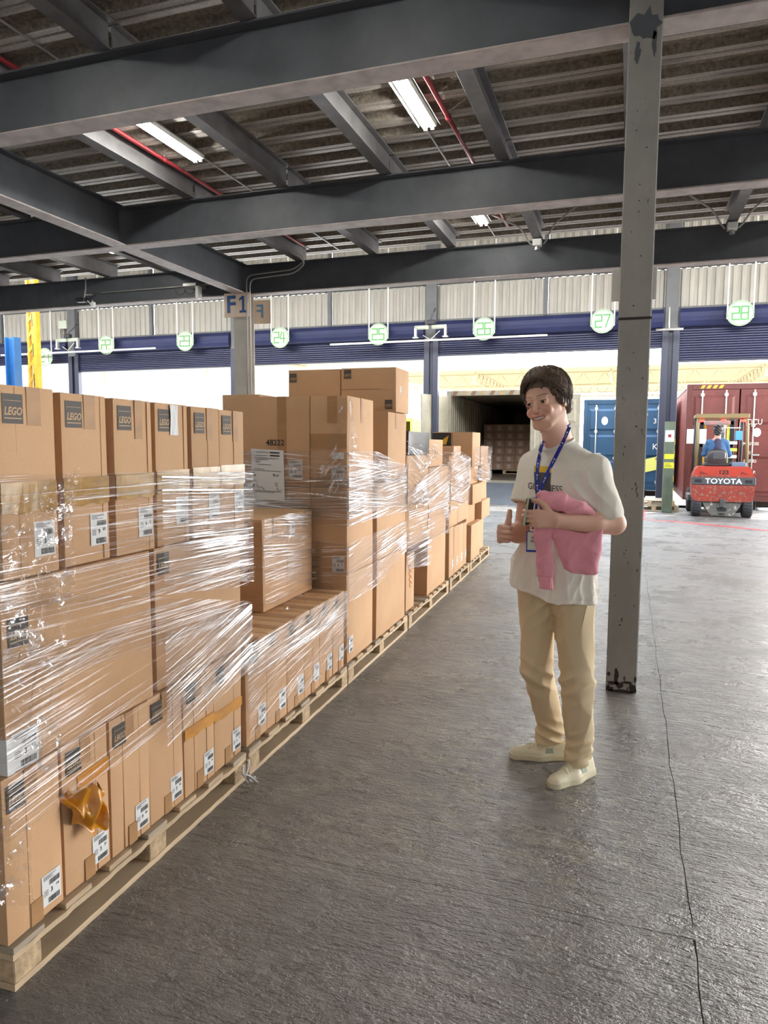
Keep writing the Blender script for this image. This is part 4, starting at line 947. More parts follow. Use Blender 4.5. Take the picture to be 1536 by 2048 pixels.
hell((0,-.078,-.066), (.034,.020,.024), .014)                               # muzzle
MW = lambda t: (t*.034, -.0965+.019*abs(t)**2.2, -.0655+.008*t*t)
for a, b in zip(np.linspace(-1,1,9)[:-1], np.linspace(-1,1,9)[1:]):
    pa, pb = MW(a), MW(b); up = lambda p, q: (p[0], p[1]+.001, p[2]+.0080*(1-abs(q)**2*.8)); dn = lambda p, q: (p[0], p[1]+.002, p[2]-.0105*(1-abs(q)**2*.8))
    hcone(up(pa,a), up(pb,b), .0036, .0036, .004); hcone(dn(pa,a), dn(pb,b), .0044, .0044, .004)
for a, b in zip(np.linspace(-.93,.93,7)[:-1], np.linspace(-.93,.93,7)[1:]):
    pa, pb = MW(a), MW(b); q0, q1 = (1-abs(a)**2), (1-abs(b)**2)
    B.sub(cone(hp(pa[0],pa[1]-.001,pa[2]-.001), hp(pb[0],pb[1]-.001,pb[2]-.001), .0016+.0056*q0, .0016+.0056*q1), .0015)
for s in (-1,1): hell((s*.076,.018,-.006), (.008,.018,.030), .006); B.sub(ell(hp(s*.084,.014,-.004), (.004,.009,.016), HR), .004)
# neck and torso (under the shirt)
NB = V3(-.025, .025, 1.47)
B.c(hp(.004,.030,-.060), NB, .060, .066, .03); B.c(NB+V3(0,.01,.01), V3(.055,-.02,1.45), .040, .036, .04); B.c(hp(0,-.01,-.085), NB+V3(-.02,-.03,.02), .034, .044, .03)
LD = V3(math.cos(math.radians(38)), -math.sin(math.radians(38)), 0); FD = V3(-math.sin(math.radians(38)), -math.cos(math.radians(38)), 0)
shL = V3(.125,-.085,1.400); shR = V3(-.150,.10,1.410)
B.c(NB+V3(0,0,-.03), shL, .055, .045, .04); B.c(NB+V3(0,0,-.03), shR, .055, .045, .04)
T_R = rotm(-38)
B.add(ell((-.025,.0,1.28), (.155,.10,.20), T_R), .05); B.add(ell((-.04,.0,1.0), (.145,.10,.20), T_R), .05)
# legs down to the feet (under the trousers)
hipA, kneeA, ankA = V3(-.115,.035,.86), V3(-.102,.015,.455), V3(-.035,.10,.10)
hipB, kneeB, ankB = V3(.035,-.035,.86), V3(.080,-.070,.44), V3(.095,-.075,.10)
for h, k_, a in ((hipA,kneeA,ankA),(hipB,kneeB,ankB)):
    B.c(h, k_, .070, .046, .03); B.c(k_, a, .046, .032, .02)
fdA, fdB = unit((-.965,-.26,0)), unit((-.63,-.78,0))
for a, d in ((ankA,fdA),(ankB,fdB)): B.c(a+V3(0,0,-.05), a+d*.13+V3(0,0,-.07), .028, .018, .02)
# arms
elL, wrL = V3(.210,-.10,1.168), V3(-.035,-.250,1.190)
elR, wrR = V3(-.190,.085,1.095), V3(-.252,-.050,1.100)
def arm(sh, el_, wr, q=1.0):
    B.c(sh, el_, .046*q, .041*q, .02); B.c(el_, el_+(wr-el_)*.35, .041*q, .043*q, .012); B.c(el_+(wr-el_)*.35, wr, .043*q, .027*q, .015)
arm(shL, elL, wrL, 1.14); arm(shR, elR, wrR, 1.08)
def hand(wr, d, n, s, curls, thumb, sc=1.0, spread=0.0, tl=1.0):
    """d: finger direction, n: palm normal, s: thumb side; curls: 4 x (3 bend angles); thumb: 3 direction mixes (d, n, s)"""
    d, n, s = unit(d), unit(n), unit(s); K = (.085,.088,.084,.076); off = (.030,.0105,-.0095,-.028); LN = ((.042,.026,.021),(.046,.029,.022),(.043,.027,.021),(.034,.021,.019))
    tips = []
    for i in range(4):
        kn = wr+(d*K[i]+s*off[i])*sc; B.c(wr+s*off[i]*.55*sc+d*.008, kn, .0175*sc, .0125*sc, .012); p = kn; ang = 0
        for j in range(3):
            ang += math.radians(curls[i][j]); q = p+(unit(d*math.cos(ang)+n*math.sin(ang)+s*(spread*(1.5-i)))*LN[i][j])*sc; r0 = (.0098,.0088,.0080)[j]*(.9 if i == 3 else 1)*sc
            B.c(p, q, r0, r0*.90, .0025 if j else .005); p = q
        tips.append(p)
    p = wr+(d*.022+s*.020+n*.006)*sc
    for (a, b, c), ln, r0, r1, k_ in zip(thumb, (.044,.034,.027), (.0175,.0130,.0120), (.0138,.0120,.0098), (.012,.006,.003)):
        q = p+unit(d*a+n*b+s*c)*ln*sc*tl; B.c(p, q, r0*sc, r1*sc, k_); p = q
    return tips, p
# right hand: thumbs-up fist
dR = unit((-.30,-.93,.10)); nR = unit(np.cross(V3(0,0,1), dR)*-1); sR = np.cross(nR, dR)*-1
if nR[0] < 0: nR = -nR
sR = unit(V3(.02,.02,1)-dR*(V3(.02,.02,1)@dR))
tipsR, thR = hand(wrR, dR, nR, sR, [(82,98,60)]*3+[(86,98,62)], [(.40,.25,.85),(-.02,.10,1),(-.14,-.02,1)], 1.06, tl=.80)
# left hand: closed loosely round the phone, thumb on top
dL = unit((-.93,-.30,.06)); nL = unit((-.25,.93,-.05)); nL = unit(nL-dL*(nL@dL)); sL = unit(V3(0,0,1)-dL*dL[2]); sL = unit(sL-nL*(sL@nL))
tipsL, thL = hand(wrL, dL, nL, sL, [(28,52,40),(34,52,38),(40,52,36),(46,54,36)], [(.50,.10,.72),(.80,.20,.55),(.92,.30,.12)], 1.0)
PQ = B.mesh((ax((-.34,.02,.0026),(.02,.29,.0045)), ax((-.40,.10,.0026),(.10,.27,.006)), ax((.0,1.03,.011),(1.03,1.29,.0026),(1.29,1.52,.005),(1.52,1.83,.0021))), 1)
def skin_col(P):
    C_ = np.tile(np.array([[.72,.43,.315]]), (len(P), 1)); H = (P-HC)@HR/HS
    def blend(w, c): nonlocal C_; C_ = C_*(1-w[:, None])+np.array(c)[None]*w[:, None]
    g = lambda c, r: np.exp(-(((H-np.array(c))/np.array(r))**2).sum(1))
    head = (P[:, 2] > 1.5)
    for s in (-1,1):
        blend(.38*g((s*.042,-.075,-.035), (.022,.03,.022))*head, (.62,.22,.15))
        bz = .0245+.0045*np.sin(np.clip((np.abs(H[:,0])-.010)/.040, 0, 1)*2.4); wb = np.exp(-((H[:,2]-bz)/.0030)**2)*(np.abs(H[:,0]-s*.032) < .020)*(H[:,1] < -.05)
        blend(np.clip(wb*.72, 0, 1)*head, (.13,.06,.035))
        blend(np.exp(-((H[:,2]-.0055+.10*(np.abs(H[:,0])-.032)**2*20)/.0018)**2)*(np.abs(H[:,0]-s*.032) < .0145)*(H[:,1] < -.07)*.8*head, (.05,.025,.018))
    blend(.45*g((0,-.108,-.034), (.014,.012,.012))*head, (.62,.24,.16))
    lz = -.0655+.008*(H[:,0]/.031)**2; wl = np.exp(-((H[:,2]-lz)/.0115)**4)*(np.abs(H[:,0]) < .031)*(H[:,1] < -.07); blend(np.clip(wl*.75, 0, 1)*head, (.50,.17,.14))
    dk = (H[:,1] > -.0945+.019*(np.abs(H[:,0])/.031)**2.2*1.0+.0045)*(np.abs(H[:,2]-lz) < .0085)*(np.abs(H[:,0]) < .031)*(H[:,1] < -.06); blend(dk*.9*head, (.06,.015,.012))
    kn = sum(np.exp(-(np.linalg.norm(P-t, axis=1)/.016)**2) for t in tipsL+tipsR+[thR, thL]); blend(np.clip(kn, 0, 1)*.35, (.66,.28,.20))
    return C_
body = sdf_obj('body', PQ, m_skin, PR, skin_col)
# eyes, teeth
m_eye = M('eye_white', (.70,.66,.62), .15); m_iris = M('brown_iris', (.05,.025,.012), .1); m_teeth = M('teeth', (.78,.75,.68), .25)
gz = unit(V3(-.05,-1,-.02))
for s in (-1,1):
    mb = MB(); c = V3(s*.032,-.0755,.0005); r_ = .0128; e1 = unit(np.cross(gz, V3(0,0,1))); e2 = np.cross(e1, gz)
    for i in range(12):
        for j in range(20):
            t0, t1 = i*math.pi/24*1.1, (i+1)*math.pi/24*1.1; f0, f1_ = j*math.pi/10, (j+1)*math.pi/10
            q = [c+r_*(gz*math.cos(t)+(e1*math.cos(f)+e2*math.sin(f))*math.sin(t)) for t, f in ((t0,f0),(t1,f0),(t1,f1_),(t0,f1_))]
            mb.add([hp(*p) for p in q], [(0,1,2,3)], 1 if i < 5 else 0)
    mb.build('eye', [m_eye, m_iris], PR, True)
mb = MB()
for k in range(10):
    a, b = -.78+.156*k+.006, -.78+.156*(k+1)-.006; pa, pb = MW(a), MW(b); ha = .0030*(1-a*a*.8); hb = .0030*(1-b*b*.8)
    mb.add([hp(pa[0],pa[1]+.004,pa[2]-ha), hp(pb[0],pb[1]+.004,pb[2]-hb), hp(pb[0],pb[1]+.0035,pb[2]+.0065), hp(pa[0],pa[1]+.0035,pa[2]+.0065)], [(0,1,2,3)])
mb.build('teeth', m_teeth, PR)
# hair
m_hair = M('dark_brown_hair', (.13,.078,.048), .38, 0, .45, var=((90,90,30),.5,3), bump=((260,260,60),.5,.002))
Hh = SDF()
Hh.add(ell(hp(0,.024,.054), (.090,.110,.094), HR), .01); Hh.add(ell(hp(.030,.0,.095), (.060,.075,.055), HR), .03)
for s in (-1,1):
    Hh.add(ell(hp(s*.072,.020,.010), (.024,.048,.046), HR), .02); Hh.add(ell(hp(s*.056,.060,-.028), (.034,.040,.042), HR), .02)
    Hh.c(hp(s*.066,-.045,.040), hp(s*.074,-.012,-.012), .016, .012, .015)
Hh.add(ell(hp(0,.085,-.025), (.060,.040,.060), HR), .03)
Hh.sub(ell(hp(0,-.135,-.030), (.070,.110,.090), HR), .012); Hh.sub(ell(hp(0,-.035,-.105), (.090,.085,.095), HR), .01)
fr_h = sfolds(5, (.005,.004,.003), (60,110,190))
Hh.post.append(lambda P, D: D+fr_h(P*np.array([1,1,.35])))
hair = sdf_obj('hair', Hh.mesh((ax((-.24,.07,.003)), ax((-.18,.17,.003)), ax((1.54,1.89,.003))), 1), m_hair, PR)
mb = MB(); r_ = random.Random(3); cc = V3(.004,.020,.050); rad = V3(.094,.114,.104)
for i in range(1000):
    phi = r_.uniform(0, 2*math.pi); f = -math.cos(phi)        # phi=0 is the back; pi the front
    front = max(0, -math.cos(phi)); sd = abs(math.sin(phi))
    th1 = math.radians(120-54*front**1.2+2*sd)+r_.uniform(-.10,.08); th0 = th1*r_.uniform(.12,.55); sw = r_.uniform(.25,.55)*(1 if math.sin(phi) > -.25 else -1)
    swept = front > .15 and r_.random() < .85; pe = r_.uniform(math.pi*.30, math.pi*1.45); ts = r_.uniform(.15,.75)
    if swept:
        fe = max(0, -math.cos(pe)); sd = abs(math.sin(pe)); th1 = math.radians(118-49*fe**1.3)+r_.uniform(-.16,.05)
    pts = []; lift = r_.uniform(-.03,.07); fl = r_.uniform(-.06,.13)*(sd+.3); wv = r_.uniform(-.10,.10); wf = r_.uniform(4,8)
    for k in range(8):
        t = k/7; th = th0+(th1-th0)*t; ph = phi+sw*(t-.5)*.8+wv*math.sin(wf*t)
        if swept: th = ts+(th1-ts)*t**1.25; ph = math.pi*1.17+(pe-math.pi*1.17)*t**.75+wv*math.sin(wf*t)
        q = 1.0+lift*math.sin(t*math.pi)+fl*t**3
        pts.append(hp(*(cc+rad*q*V3(math.sin(th)*math.sin(ph), math.sin(th)*math.cos(ph), math.cos(th)))))
    w = r_.uniform(.0018,.0042)
    mb.tube(pts, [w*.6, w, w, w, w*.9, w*.7, w*.45, w*.12], 5)
mb.build('hair_lock', m_hair, hair, True)
# ---------------- T-shirt
m_shirt = M('cream_cotton', (.82,.765,.67), .85, 0, .2, sheen=.15, bump=((500,500,500),.15,.0006))
zp = [.76,.82,.95,1.05,1.20,1.32,1.40,1.455,1.495,1.53,1.56]; LA = [.224,.222,.217,.213,.207,.200,.185,.150,.105,.070,.03]; LB = [.158,.155,.148,.142,.138,.134,.122,.100,.080,.062,.03]
CX = [-.045,-.045,-.042,-.037,-.027,-.020,-.022,-.028,-.034,-.036,-.036]; CY = [0,0,0,0,0,.0,.004,.012,.02,.02,.02]
def torso(P):
    z = P[..., 2]; a = np.interp(z, zp, LA); b = np.interp(z, zp, LB); x = P[..., 0]-np.interp(z, zp, CX); y = P[..., 1]-np.interp(z, zp, CY)
    l = x*LD[0]+y*LD[1]; f = x*FD[0]+y*FD[1]; q = (np.abs(l/a)**2.3+np.abs(f/b)**2.3)**(1/2.3); return (q-1)*np.minimum(a, b)*.9
def shirt_sdf(open_=True):
    S_ = SDF(); S_.add((torso, np.array([-.32,-.26,.78]), np.array([.27,.26,1.60])), .0)
    S_.c(NB+V3(0,0,-.015), shL+V3(0,0,.0), .054, .060, .05); S_.c(NB+V3(0,0,-.015), shR, .054, .058, .05)
    S_.c(shL, V3(.172,-.100,1.21), .060, .078, .035); S_.c(shR, V3(-.192,.055,1.24), .060, .060, .03)
    fo = sfolds(2, (.009,.007,.005,.003), (13,22,36,60)); fo2 = sfolds(8, (.006,.005), (17,30))
    def post(P, D):
        low = np.clip((1.30-P[..., 2])/.4, 0, 1); q_ = .35+.65*np.clip((P[..., 0]+.17)/.09, 0, 1); D = D+(fo(P*np.array([1.5,1.5,.55]))*(.5+.8*low)+fo2(P*np.array([1.6,1.6,.22]))*low*.9)*q_
        # pull from the left armpit down to the right side
        w = P[..., 0]*.9+P[..., 2]*.55; m = np.exp(-((P[..., 0]-.08)/.09)**2-((P[..., 2]-1.30)/.14)**2); D = D-.009*(.5-np.abs(np.sin(w*48+1.2*np.sin(P[..., 2]*20))))*m; body0 = D
        hem = .812+.045*np.clip((-.02-P[..., 0])/.22, 0, 1)+.004*np.sin(P[..., 0]*38); D = smax(D, hem-P[..., 2], .003)
        if open_: D = np.where(P[..., 2] < .90, smax(D, -np.maximum(body0+.009, P[..., 2]-.885), .002), D)
        return D-.0012*np.exp(-((P[..., 2]-hem-.020)/.0025)**2)*(-1)
    S_.post.append(post)
    if open_:
        def post2(P, D):
            for a, b_, r0, r1 in ((shL+V3(.02,-.005,-.10), V3(.184,-.103,1.10), .057, .068), (shR+V3(-.015,-.01,-.09), V3(-.203,.04,1.13), .046, .056)):
                D = smax(D, -cone(a, b_, r0, r1)[0](P), .004)
            for a, b_ in ((V3(.172,-.100,1.21), unit(V3(.27,-.07,-1))), (V3(-.192,.055,1.24), unit(V3(-.25,-.3,-1)))):
                near_ = cone(a-b_*.02, a+b_*.15, .095, .12)[0](P); D = np.where(near_ < 0, smax(D, (P-(a+b_*.0))@b_-.006-(.022 if a[0] > 0 else .0), .003), D)
            nk = V3(-.045,.005,1.545); D = smax(D, -ell(nk, (.073,.066,.050), T_R)[0](P), .004)
            return D
        S_.post.append(post2)
    return S_
SH = shirt_sdf(True)
shirt = sdf_obj('t_shirt', SH.mesh((ax((-.31,.29,.0042)), ax((-.25,.25,.0042)), ax((.79,1.58,.0042))), 1), m_shirt, PR)
# collar band
m_rib = M('ribbed_cream_collar', (.78,.735,.64), .85, bump=((900,900,60),.5,.001))
SHs = shirt_sdf(False)
ring = []
for k in range(40):
    t = 2*math.pi*k/40; p = V3(-.045,.005,0)+LD*.076*math.cos(t)+FD*.069*math.sin(t); 
    lo_, hi_ = 1.40, 1.60; zz = np.linspace(hi_, lo_, 60); d = SH.ev(np.stack([np.full(60,p[0]), np.full(60,p[1]), zz], 1)); i = np.argmax(d < 0)
    ring.append((p[0], p[1], zz[i] if d.min() < 0 else 1.49))
rz = np.array([q[2] for q in ring]); rz = np.convolve(np.concatenate([rz[-3:], rz, rz[:3]]), np.ones(7)/7, 'valid'); ring = [(q[0], q[1], z_+.002) for q, z_ in zip(ring, rz)]
MB().tube(ring+[ring[0]], .0065, 8, cap=False).build('collar', m_rib, shirt, True)
def on_shirt(x, z, off=.0025, y0=-.34, S_=None):
    ys_ = np.linspace(y0, .1, 160); d = (S_ or SH).ev(np.stack([np.full(160,x), ys_, np.full(160,z)], 1)); i = int(np.argmax(d < 0))
    if d.min() >= 0: return V3(x, -.1, z)
    a, b = d[i-1], d[i]; y = ys_[i-1]+(ys_[i]-ys_[i-1])*a/(a-b) if i else ys_[0]
    return V3(x, y-off, z)
# chest print
m_print = M('faded_black_print', (.075,.075,.08), .8); m_pyel = M('faded_yellow_print', (.75,.48,.05), .8)
def shirt_decal(name, V, F_, mt, off=.0022):
    P = [on_shirt(u, w, off) for u, w in V]; return MB().add(P, F_, 0).build(name, mt, shirt, True, fix=False)
def patch(name, corners, nu, nv, mt, off=.0022):
    a, b, c, d = [np.array(q, float) for q in corners]; V = []
    for j in range(nv+1):
        for i in range(nu+1): u, v = i/nu, j/nv; V.append((a*(1-u)+b*u)*(1-v)+(d*(1-u)+c*u)*v)
    return shirt_decal(name, V, [(j*(nu+1)+i, j*(nu+1)+i+1, (j+1)*(nu+1)+i+1, (j+1)*(nu+1)+i) for j in range(nv) for i in range(nu)], mt, off)
patch('printed_glass', [(-.130,1.29),(-.068,1.29),(-.064,1.385),(-.140,1.385)], 8, 14, m_print)
patch('printed_glass_top', [(-.140,1.385),(-.064,1.385),(-.063,1.412),(-.140,1.414)], 8, 3, m_pyel)
V, F_ = text_geo('GUINNESS', .041, bold=.0002, shear=0, sx_=.80)
shirt_decal('printed_lettering', [(-.090+u, 1.318+w+.06*(-u)-.0) for u, w in V], F_, m_print, .0032)
# ---------------- trousers
m_trs = M('khaki_cotton', (.66,.52,.33), .8, 0, .25, bump=((420,420,420),.15,.0006))
Tr = SDF()
Tr.add(ell((-.042,.0,.885), (.178,.125,.13), T_R), .03)
for h, k_, a, q in ((hipA,kneeA,ankA,0),(hipB,kneeB,ankB,1)):
    Tr.c(h, k_, .100, .078, .030); Tr.c(k_, a+V3(0,0,.035), .077, .062, .022); Tr.c(a+V3(0,0,.06), a+V3(0,0,.0)+(fdA if q == 0 else fdB)*.02, .062, .066, .015)
ft = sfolds(12, (.011,.009,.005), (11,20,38))
def trpost(P, D):
    z = P[..., 2]; D = D+ft(P*np.array([1.2,1.2,1.0]))*.9
    for kx, (k_, sg) in enumerate(((kneeA,1),(kneeB,-1))):
        m_ = np.exp(-((z-.44)/.075)**2-((P[..., 0]-k_[0])/.10)**2); D = D-.018*(.5-np.abs(np.sin(z*44+sg*P[..., 0]*22+P[..., 1]*9)))*m_
    for a, sg in ((ankA,1),(ankB,-1)):
        m_ = np.exp(-((z-.14)/.07)**2-((P[..., 0]-a[0])/.08)**2); D = D-.020*(.5-np.abs(np.sin(z*58+sg*P[..., 0]*24+P[..., 1]*12)))*m_
    m_ = np.exp(-((z-.74)/.07)**2-((P[..., 0]+.06)/.08)**2); D = D-.014*(.5-np.abs(np.sin((z-P[..., 0]*.9)*44)))*m_
    cut = .060+.025*np.clip((P[..., 1]-(-.02))/.1, -.5, 1); D = smax(D, cut-z, .004)
    return smax(D, z-.93, .004)
Tr.post.append(trpost)
trs = sdf_obj('trousers', Tr.mesh((ax((-.26,.20,.0045)), ax((-.21,.22,.0045)), ax((.05,.95,.0045))), 1), m_trs, PR)
def on_trs(x, z, off=.001): return on_shirt(x, z, off, -.3, Tr)
MB().tube([on_trs(-.060+.006*math.sin(z*9), z, .0) for z in np.linspace(.70,.83,12)], .0022, 5).build('fly_seam', m_trs, trs, True)
MB().tube([on_trs(.105-.2*(.80-z), z, -.0005) for z in np.linspace(.66,.80,9)], .0025, 5).build('pocket_edge', m_trs, trs, True)
# ---------------- shoes
m_shoe = M('cream_leather', (.70,.63,.45), .5, 0, .5, bump=((200,200,200),.12,.001)); m_sole = M('cream_rubber_sole', (.62,.55,.38), .6); m_lace = M('cream_lace', (.74,.68,.52), .8); m_patch = M('grey_green_patch', (.33,.38,.30), .5)
def make_shoe(c, d, lb):
    """c: ground point under the ankle; d: toe direction"""
    s = V3(-d[1], d[0], 0); ang = math.atan2(d[1], d[0])
    sr = link('shoe', None, PR, (c[0], c[1], 0), (0, 0, ang)); 
    if lb: sr['label'] = lb
    def plan(P, g=0.0):
        Q_ = P.copy(); Q_[..., 2] = 0
        d0 = cone((-.055,0,0), (.06,.0,0), .037, .043)[0](Q_); d1 = cone((.06,.0,0), (.165,-.004,0), .043, .036)[0](Q_); return smin(d0, d1, .03)+g
    hx = [-.10,-.04,0.0,.04,.09,.14,.19,.22]; hz = [.098,.090,.093,.094,.078,.058,.046,.036]
    def upper(P):
        z = P[..., 2]; h = np.interp(P[..., 0], hx, hz); pl_ = plan(P, .003)+.22*np.maximum(z-.03, 0)+.9*np.maximum(z-.045, 0)**1*np.clip((P[..., 0]-.02)/.06, 0, 1)*.9
        return smax(smax(pl_, z-h, .022), .02-z, .003)
    U = SDF(); U.add((upper, np.array([-.11,-.06,0]), np.array([.22,.06,.12])), 0)
    U.sub(ell((-.035,0,.105), (.040,.028,.035)), .006)
    def lines(P, D):
        x, y, z = P[..., 0], P[..., 1], P[..., 2]
        D = D+.0018*np.exp(-((x-.125-.02*np.abs(y)*10*.1)/.0025)**2)*(z > .03)+.0015*np.exp(-((x-.02+(z-.03)*.6)/.0025)**2)*(np.abs(y) > .02)+.0015*np.exp(-((np.abs(y)-.021)/.0022)**2)*(x > .0)*(x < .122)*(z > .05); return D
    U.post.append(lines)
    sdf_obj('upper', U.mesh((ax((-.11,.22,.0032)), ax((-.06,.06,.0032)), ax((.0,.115,.0032))), 1), m_shoe, sr)
    So = SDF(); So.add((lambda P: smax(smax(plan(P, -.0015)+.02*np.maximum(.02-P[..., 2], 0), P[..., 2]-.028, .003), -P[..., 2], .003), np.array([-.11,-.06,-.01]), np.array([.22,.06,.04])), 0)
    So.post.append(lambda P, D: D+.0012*np.exp(-((P[..., 2]-.020)/.0015)**2))
    sdf_obj('sole', So.mesh((ax((-.11,.22,.0035)), ax((-.06,.06,.0035)), ax((-.006,.036,.003))), 0), m_sole, sr)
    def top(x, y): zz = np.linspace(.12, .02, 80); dd = U.ev(np.stack([np.full(80,x), np.full(80,y), zz], 1)); return zz[int(np.argmax(dd < 0))]
    for k in range(5):
        x0 = .030+k*.019; pts = [(x0+.006*abs(t)/.02, t, top(x0+.006*abs(t)/.02, t)+.0025) for t in np.linspace(-.021,.021,7)]
        MB().tube(pts, .0036, 6).build('lace', m_lace, sr, True)
    for q in (-1,1):
        MB().tube([(.028+.016*math.sin(t)*1.0, q*(.006+.02*math.sin(t/2)), top(.03,0)+.006+.006*math.sin(t)) for t in np.linspace(0,math.pi*1.6,12)], .0022, 5).build('lace', m_lace, sr, True)
    MB().cbox((.0,-.012,.088),(.018,.012,.112),.004).build('tongue', m_shoe, sr)
    for q in (-1,1): MB().add([(.0,q*.0415,.040),(.040,q*.0435,.040),(.034,q*.036,.062),(.004,q*.0355,.062)], [(0,1,2,3)]).build('side_patch', m_patch, sr)
    return sr
make_shoe((ankA[0]+.005, ankA[1]-.0), fdA, None); make_shoe((ankB[0]+.005, ankB[1]+.005), fdB, None)
# ---------------- lanyard (hangs from the neck: its own thing)
m_lan = M('blue_lanyard_ribbon', (.015,.03,.33), .45); m_badge = M('badge_card', (.62,.60,.50), .4); m_grey = M('badge_print', (.25,.27,.30), .6)
LY = root('lanyard', 'blue lanyard with white marks and a badge round the neck of the thumbs-up person', 'lanyard', (-.265, 3.309, 0), math.radians(4.57))
def strap(path, w=.0085):
    """path: (x, z) knots; laid on the shirt and neck"""
    n = 40; T = np.linspace(0, 1, len(path)); xs_ = np.interp(np.linspace(0,1,n), T, [p[0] for p in path]); zs_ = np.interp(np.linspace(0,1,n), T, [p[1] for p in path])
    ks = np.ones(7)/7; pad = lambda a: np.convolve(np.concatenate([np.full(3,a[0]), a, np.full(3,a[-1])]), ks, 'valid'); xs_, zs_ = pad(xs_), pad(zs_)
    Pc = []
    for x, z in zip(xs_, zs_):
        a = on_shirt(x, z, .0045); b = on_shirt(x, z, .0045, S_=B) if z > 1.44 else a
        Pc.append(a if a[1] < b[1] or z < 1.44 else b)
    Pc = np.array(Pc); yy = np.convolve(np.concatenate([np.full(3,Pc[0,1]), Pc[:,1], np.full(3,Pc[-1,1])]), ks, 'valid'); Pc[:,1] = np.minimum(yy, Pc[:,1]+.003)-.002
    mb = MB(); V = []
    for i in range(n):
        d = unit(Pc[min(i+1,n-1)]-Pc[max(i-1,0)]); q = unit(np.cross(d, V3(-.35,-.93,.1))); V += [Pc[i]-q*w, Pc[i]+q*w, Pc[i]+q*w+V3(0,.0015,0), Pc[i]-q*w+V3(0,.0015,0)]
    F_ = []
    for i in range(n-1): F_ += [(4*i+a, 4*i+(a+1) % 4, 4*i+4+(a+1) % 4, 4*i+4+a) for a in range(4)]
    mb.add(V, F_).build('ribbon', m_lan, LY)
    for i in range(5, n-4, 7):
        d = unit(Pc[i+1]-Pc[i-1]); q = unit(np.cross(d, V3(-.35,-.93,.1))); c = Pc[i]+V3(0,-.0015,0)
        MB().add([c+.004*(q*math.cos(t)+d*math.sin(t)) for t in np.linspace(0,2*math.pi,10,False)], [tuple(range(10))]).add([c+d*.007-q*.0012, c+d*.007+q*.0012, c+d*.022+q*.0012, c+d*.022-q*.0012],[(0,1,2,3)]).build('printed_mark', m_white, LY)
strap([(.010,1.590),(-.006,1.545),(-.030,1.49),(-.078,1.387),(-.108,1.31),(-.118,1.29)])
strap([(-.098,1.525),(-.112,1.49),(-.124,1.42),(-.124,1.35),(-.119,1.29)])
# neck loop behind
MB().tube([hp(*p) for p in ((.062,.035,-.118),(.056,.075,-.112),(0,.098,-.105),(-.050,.080,-.110),(-.060,.02,-.12))], .004, 6).build('ribbon', m_lan, LY, True)
MB().tube([(-.118,-.185,1.295),(-.122,-.20,1.22),(-.130,-.205,1.145)], .0065, 6).build('ribbon', m_lan, LY, True)
MB().cbox((-.158,-.212,1.045),(-.100,-.206,1.135),.002).build('badge_frame', m_lan, LY)
MB().box((-.153,-.2135,1.055),(-.105,-.2115,1.132)).build('badge_card', m_badge, LY)
MB().prism([(-.131+.006*math.cos(t),1.108+.006*math.sin(t)) for t in np.linspace(0,2*math.pi,12,False)],1,-.2145,-.213).box((-.140,-.2145,1.088),(-.122,-.213,1.098)).build('badge_print', m_grey, LY)
# ---------------- phone
PH = root('phone', 'pale green phone held edge-on between the fingers of the person', 'phone', (-.265, 3.309, 0), math.radians(4.57))
pm = Matrix.Translation((-.148,-.240,1.225)) @ Matrix.Rotation(math.radians(-18),4,'Z') @ Matrix.Rotation(math.radians(8),4,'Y')
for nm_, a, b, mt in (('case',(-.0045,-.036,-.060),(.0045,.036,.060),M('pale_green_case',(.42,.52,.40),.4)),('screen',(.0046,-.033,-.056),(.0052,.033,.056),m_dark),('camera_bump',(-.0075,-.036,.030),(-.0045,-.006,.056),m_dark)):
    o = MB().cbox(a, b, .0015 if nm_ != 'screen' else .0002).build(nm_, mt, PH); o.matrix_local = pm
# ---------------- pink sweatshirt over the forearm
m_pink = M('pink_fleece', (.86,.36,.43), .9, 0, .15, sheen=.25, var=((14,14,14),.90,3), bump=((300,300,300),.25,.001))
PK = root('sweatshirt', 'pink sweatshirt draped over the bent forearm of the thumbs-up person', 'clothing', (-.265, 3.309, 0), math.radians(4.57))
Sw = SDF()
# flat folded bunch above the forearm
SWR = rotm(0, 6, 0)
Sw.add(ell((-.005,-.205,1.250), (.092,.056,.044), SWR), .02); Sw.add(ell((.062,-.192,1.240), (.062,.046,.034), rotm(0,14,0)), .02); Sw.c((-.090,-.222,1.262), (-.03,-.215,1.268), .034, .036, .02)
Sw.c((-.105,-.222,1.298), (-.085,-.215,1.235), .007, .020, .02); Sw.c((-.100,-.215,1.297), (-.02,-.20,1.300), .010, .016, .02)
# hanging body: a flat slab with a slanted left edge
import functools
def slab(P):
    x, y, z = P[..., 0], P[..., 1], P[..., 2]
    edges = [((-.100,1.20),(.165,1.20)), ((.165,1.20),(.170,1.08)), ((.170,1.08),(.160,.955)), ((.160,.955),(.142,.930)), ((.142,.930),(.045,.935)), ((.045,.935),(-.008,.970)), ((-.008,.970),(-.050,1.06)), ((-.050,1.06),(-.100,1.20))]
    d = None
    for (x0,z0),(x1,z1) in edges:
        nx_, nz_ = (z1-z0), -(x1-x0); L_ = math.hypot(nx_, nz_); e = -((x-x0)*nx_+(z-z0)*nz_)/L_
        d = e if d is None else smax(d, e, .02)
    yc = -.162+.10*(x-.02)*.6-.02*np.clip((z-1.0)/.2,0,1); return smax(d, np.abs(y-yc)-.030, .035)
Sw.add((slab, np.array([-.12,-.26,.93]), np.array([.19,-.09,1.22])), .012)
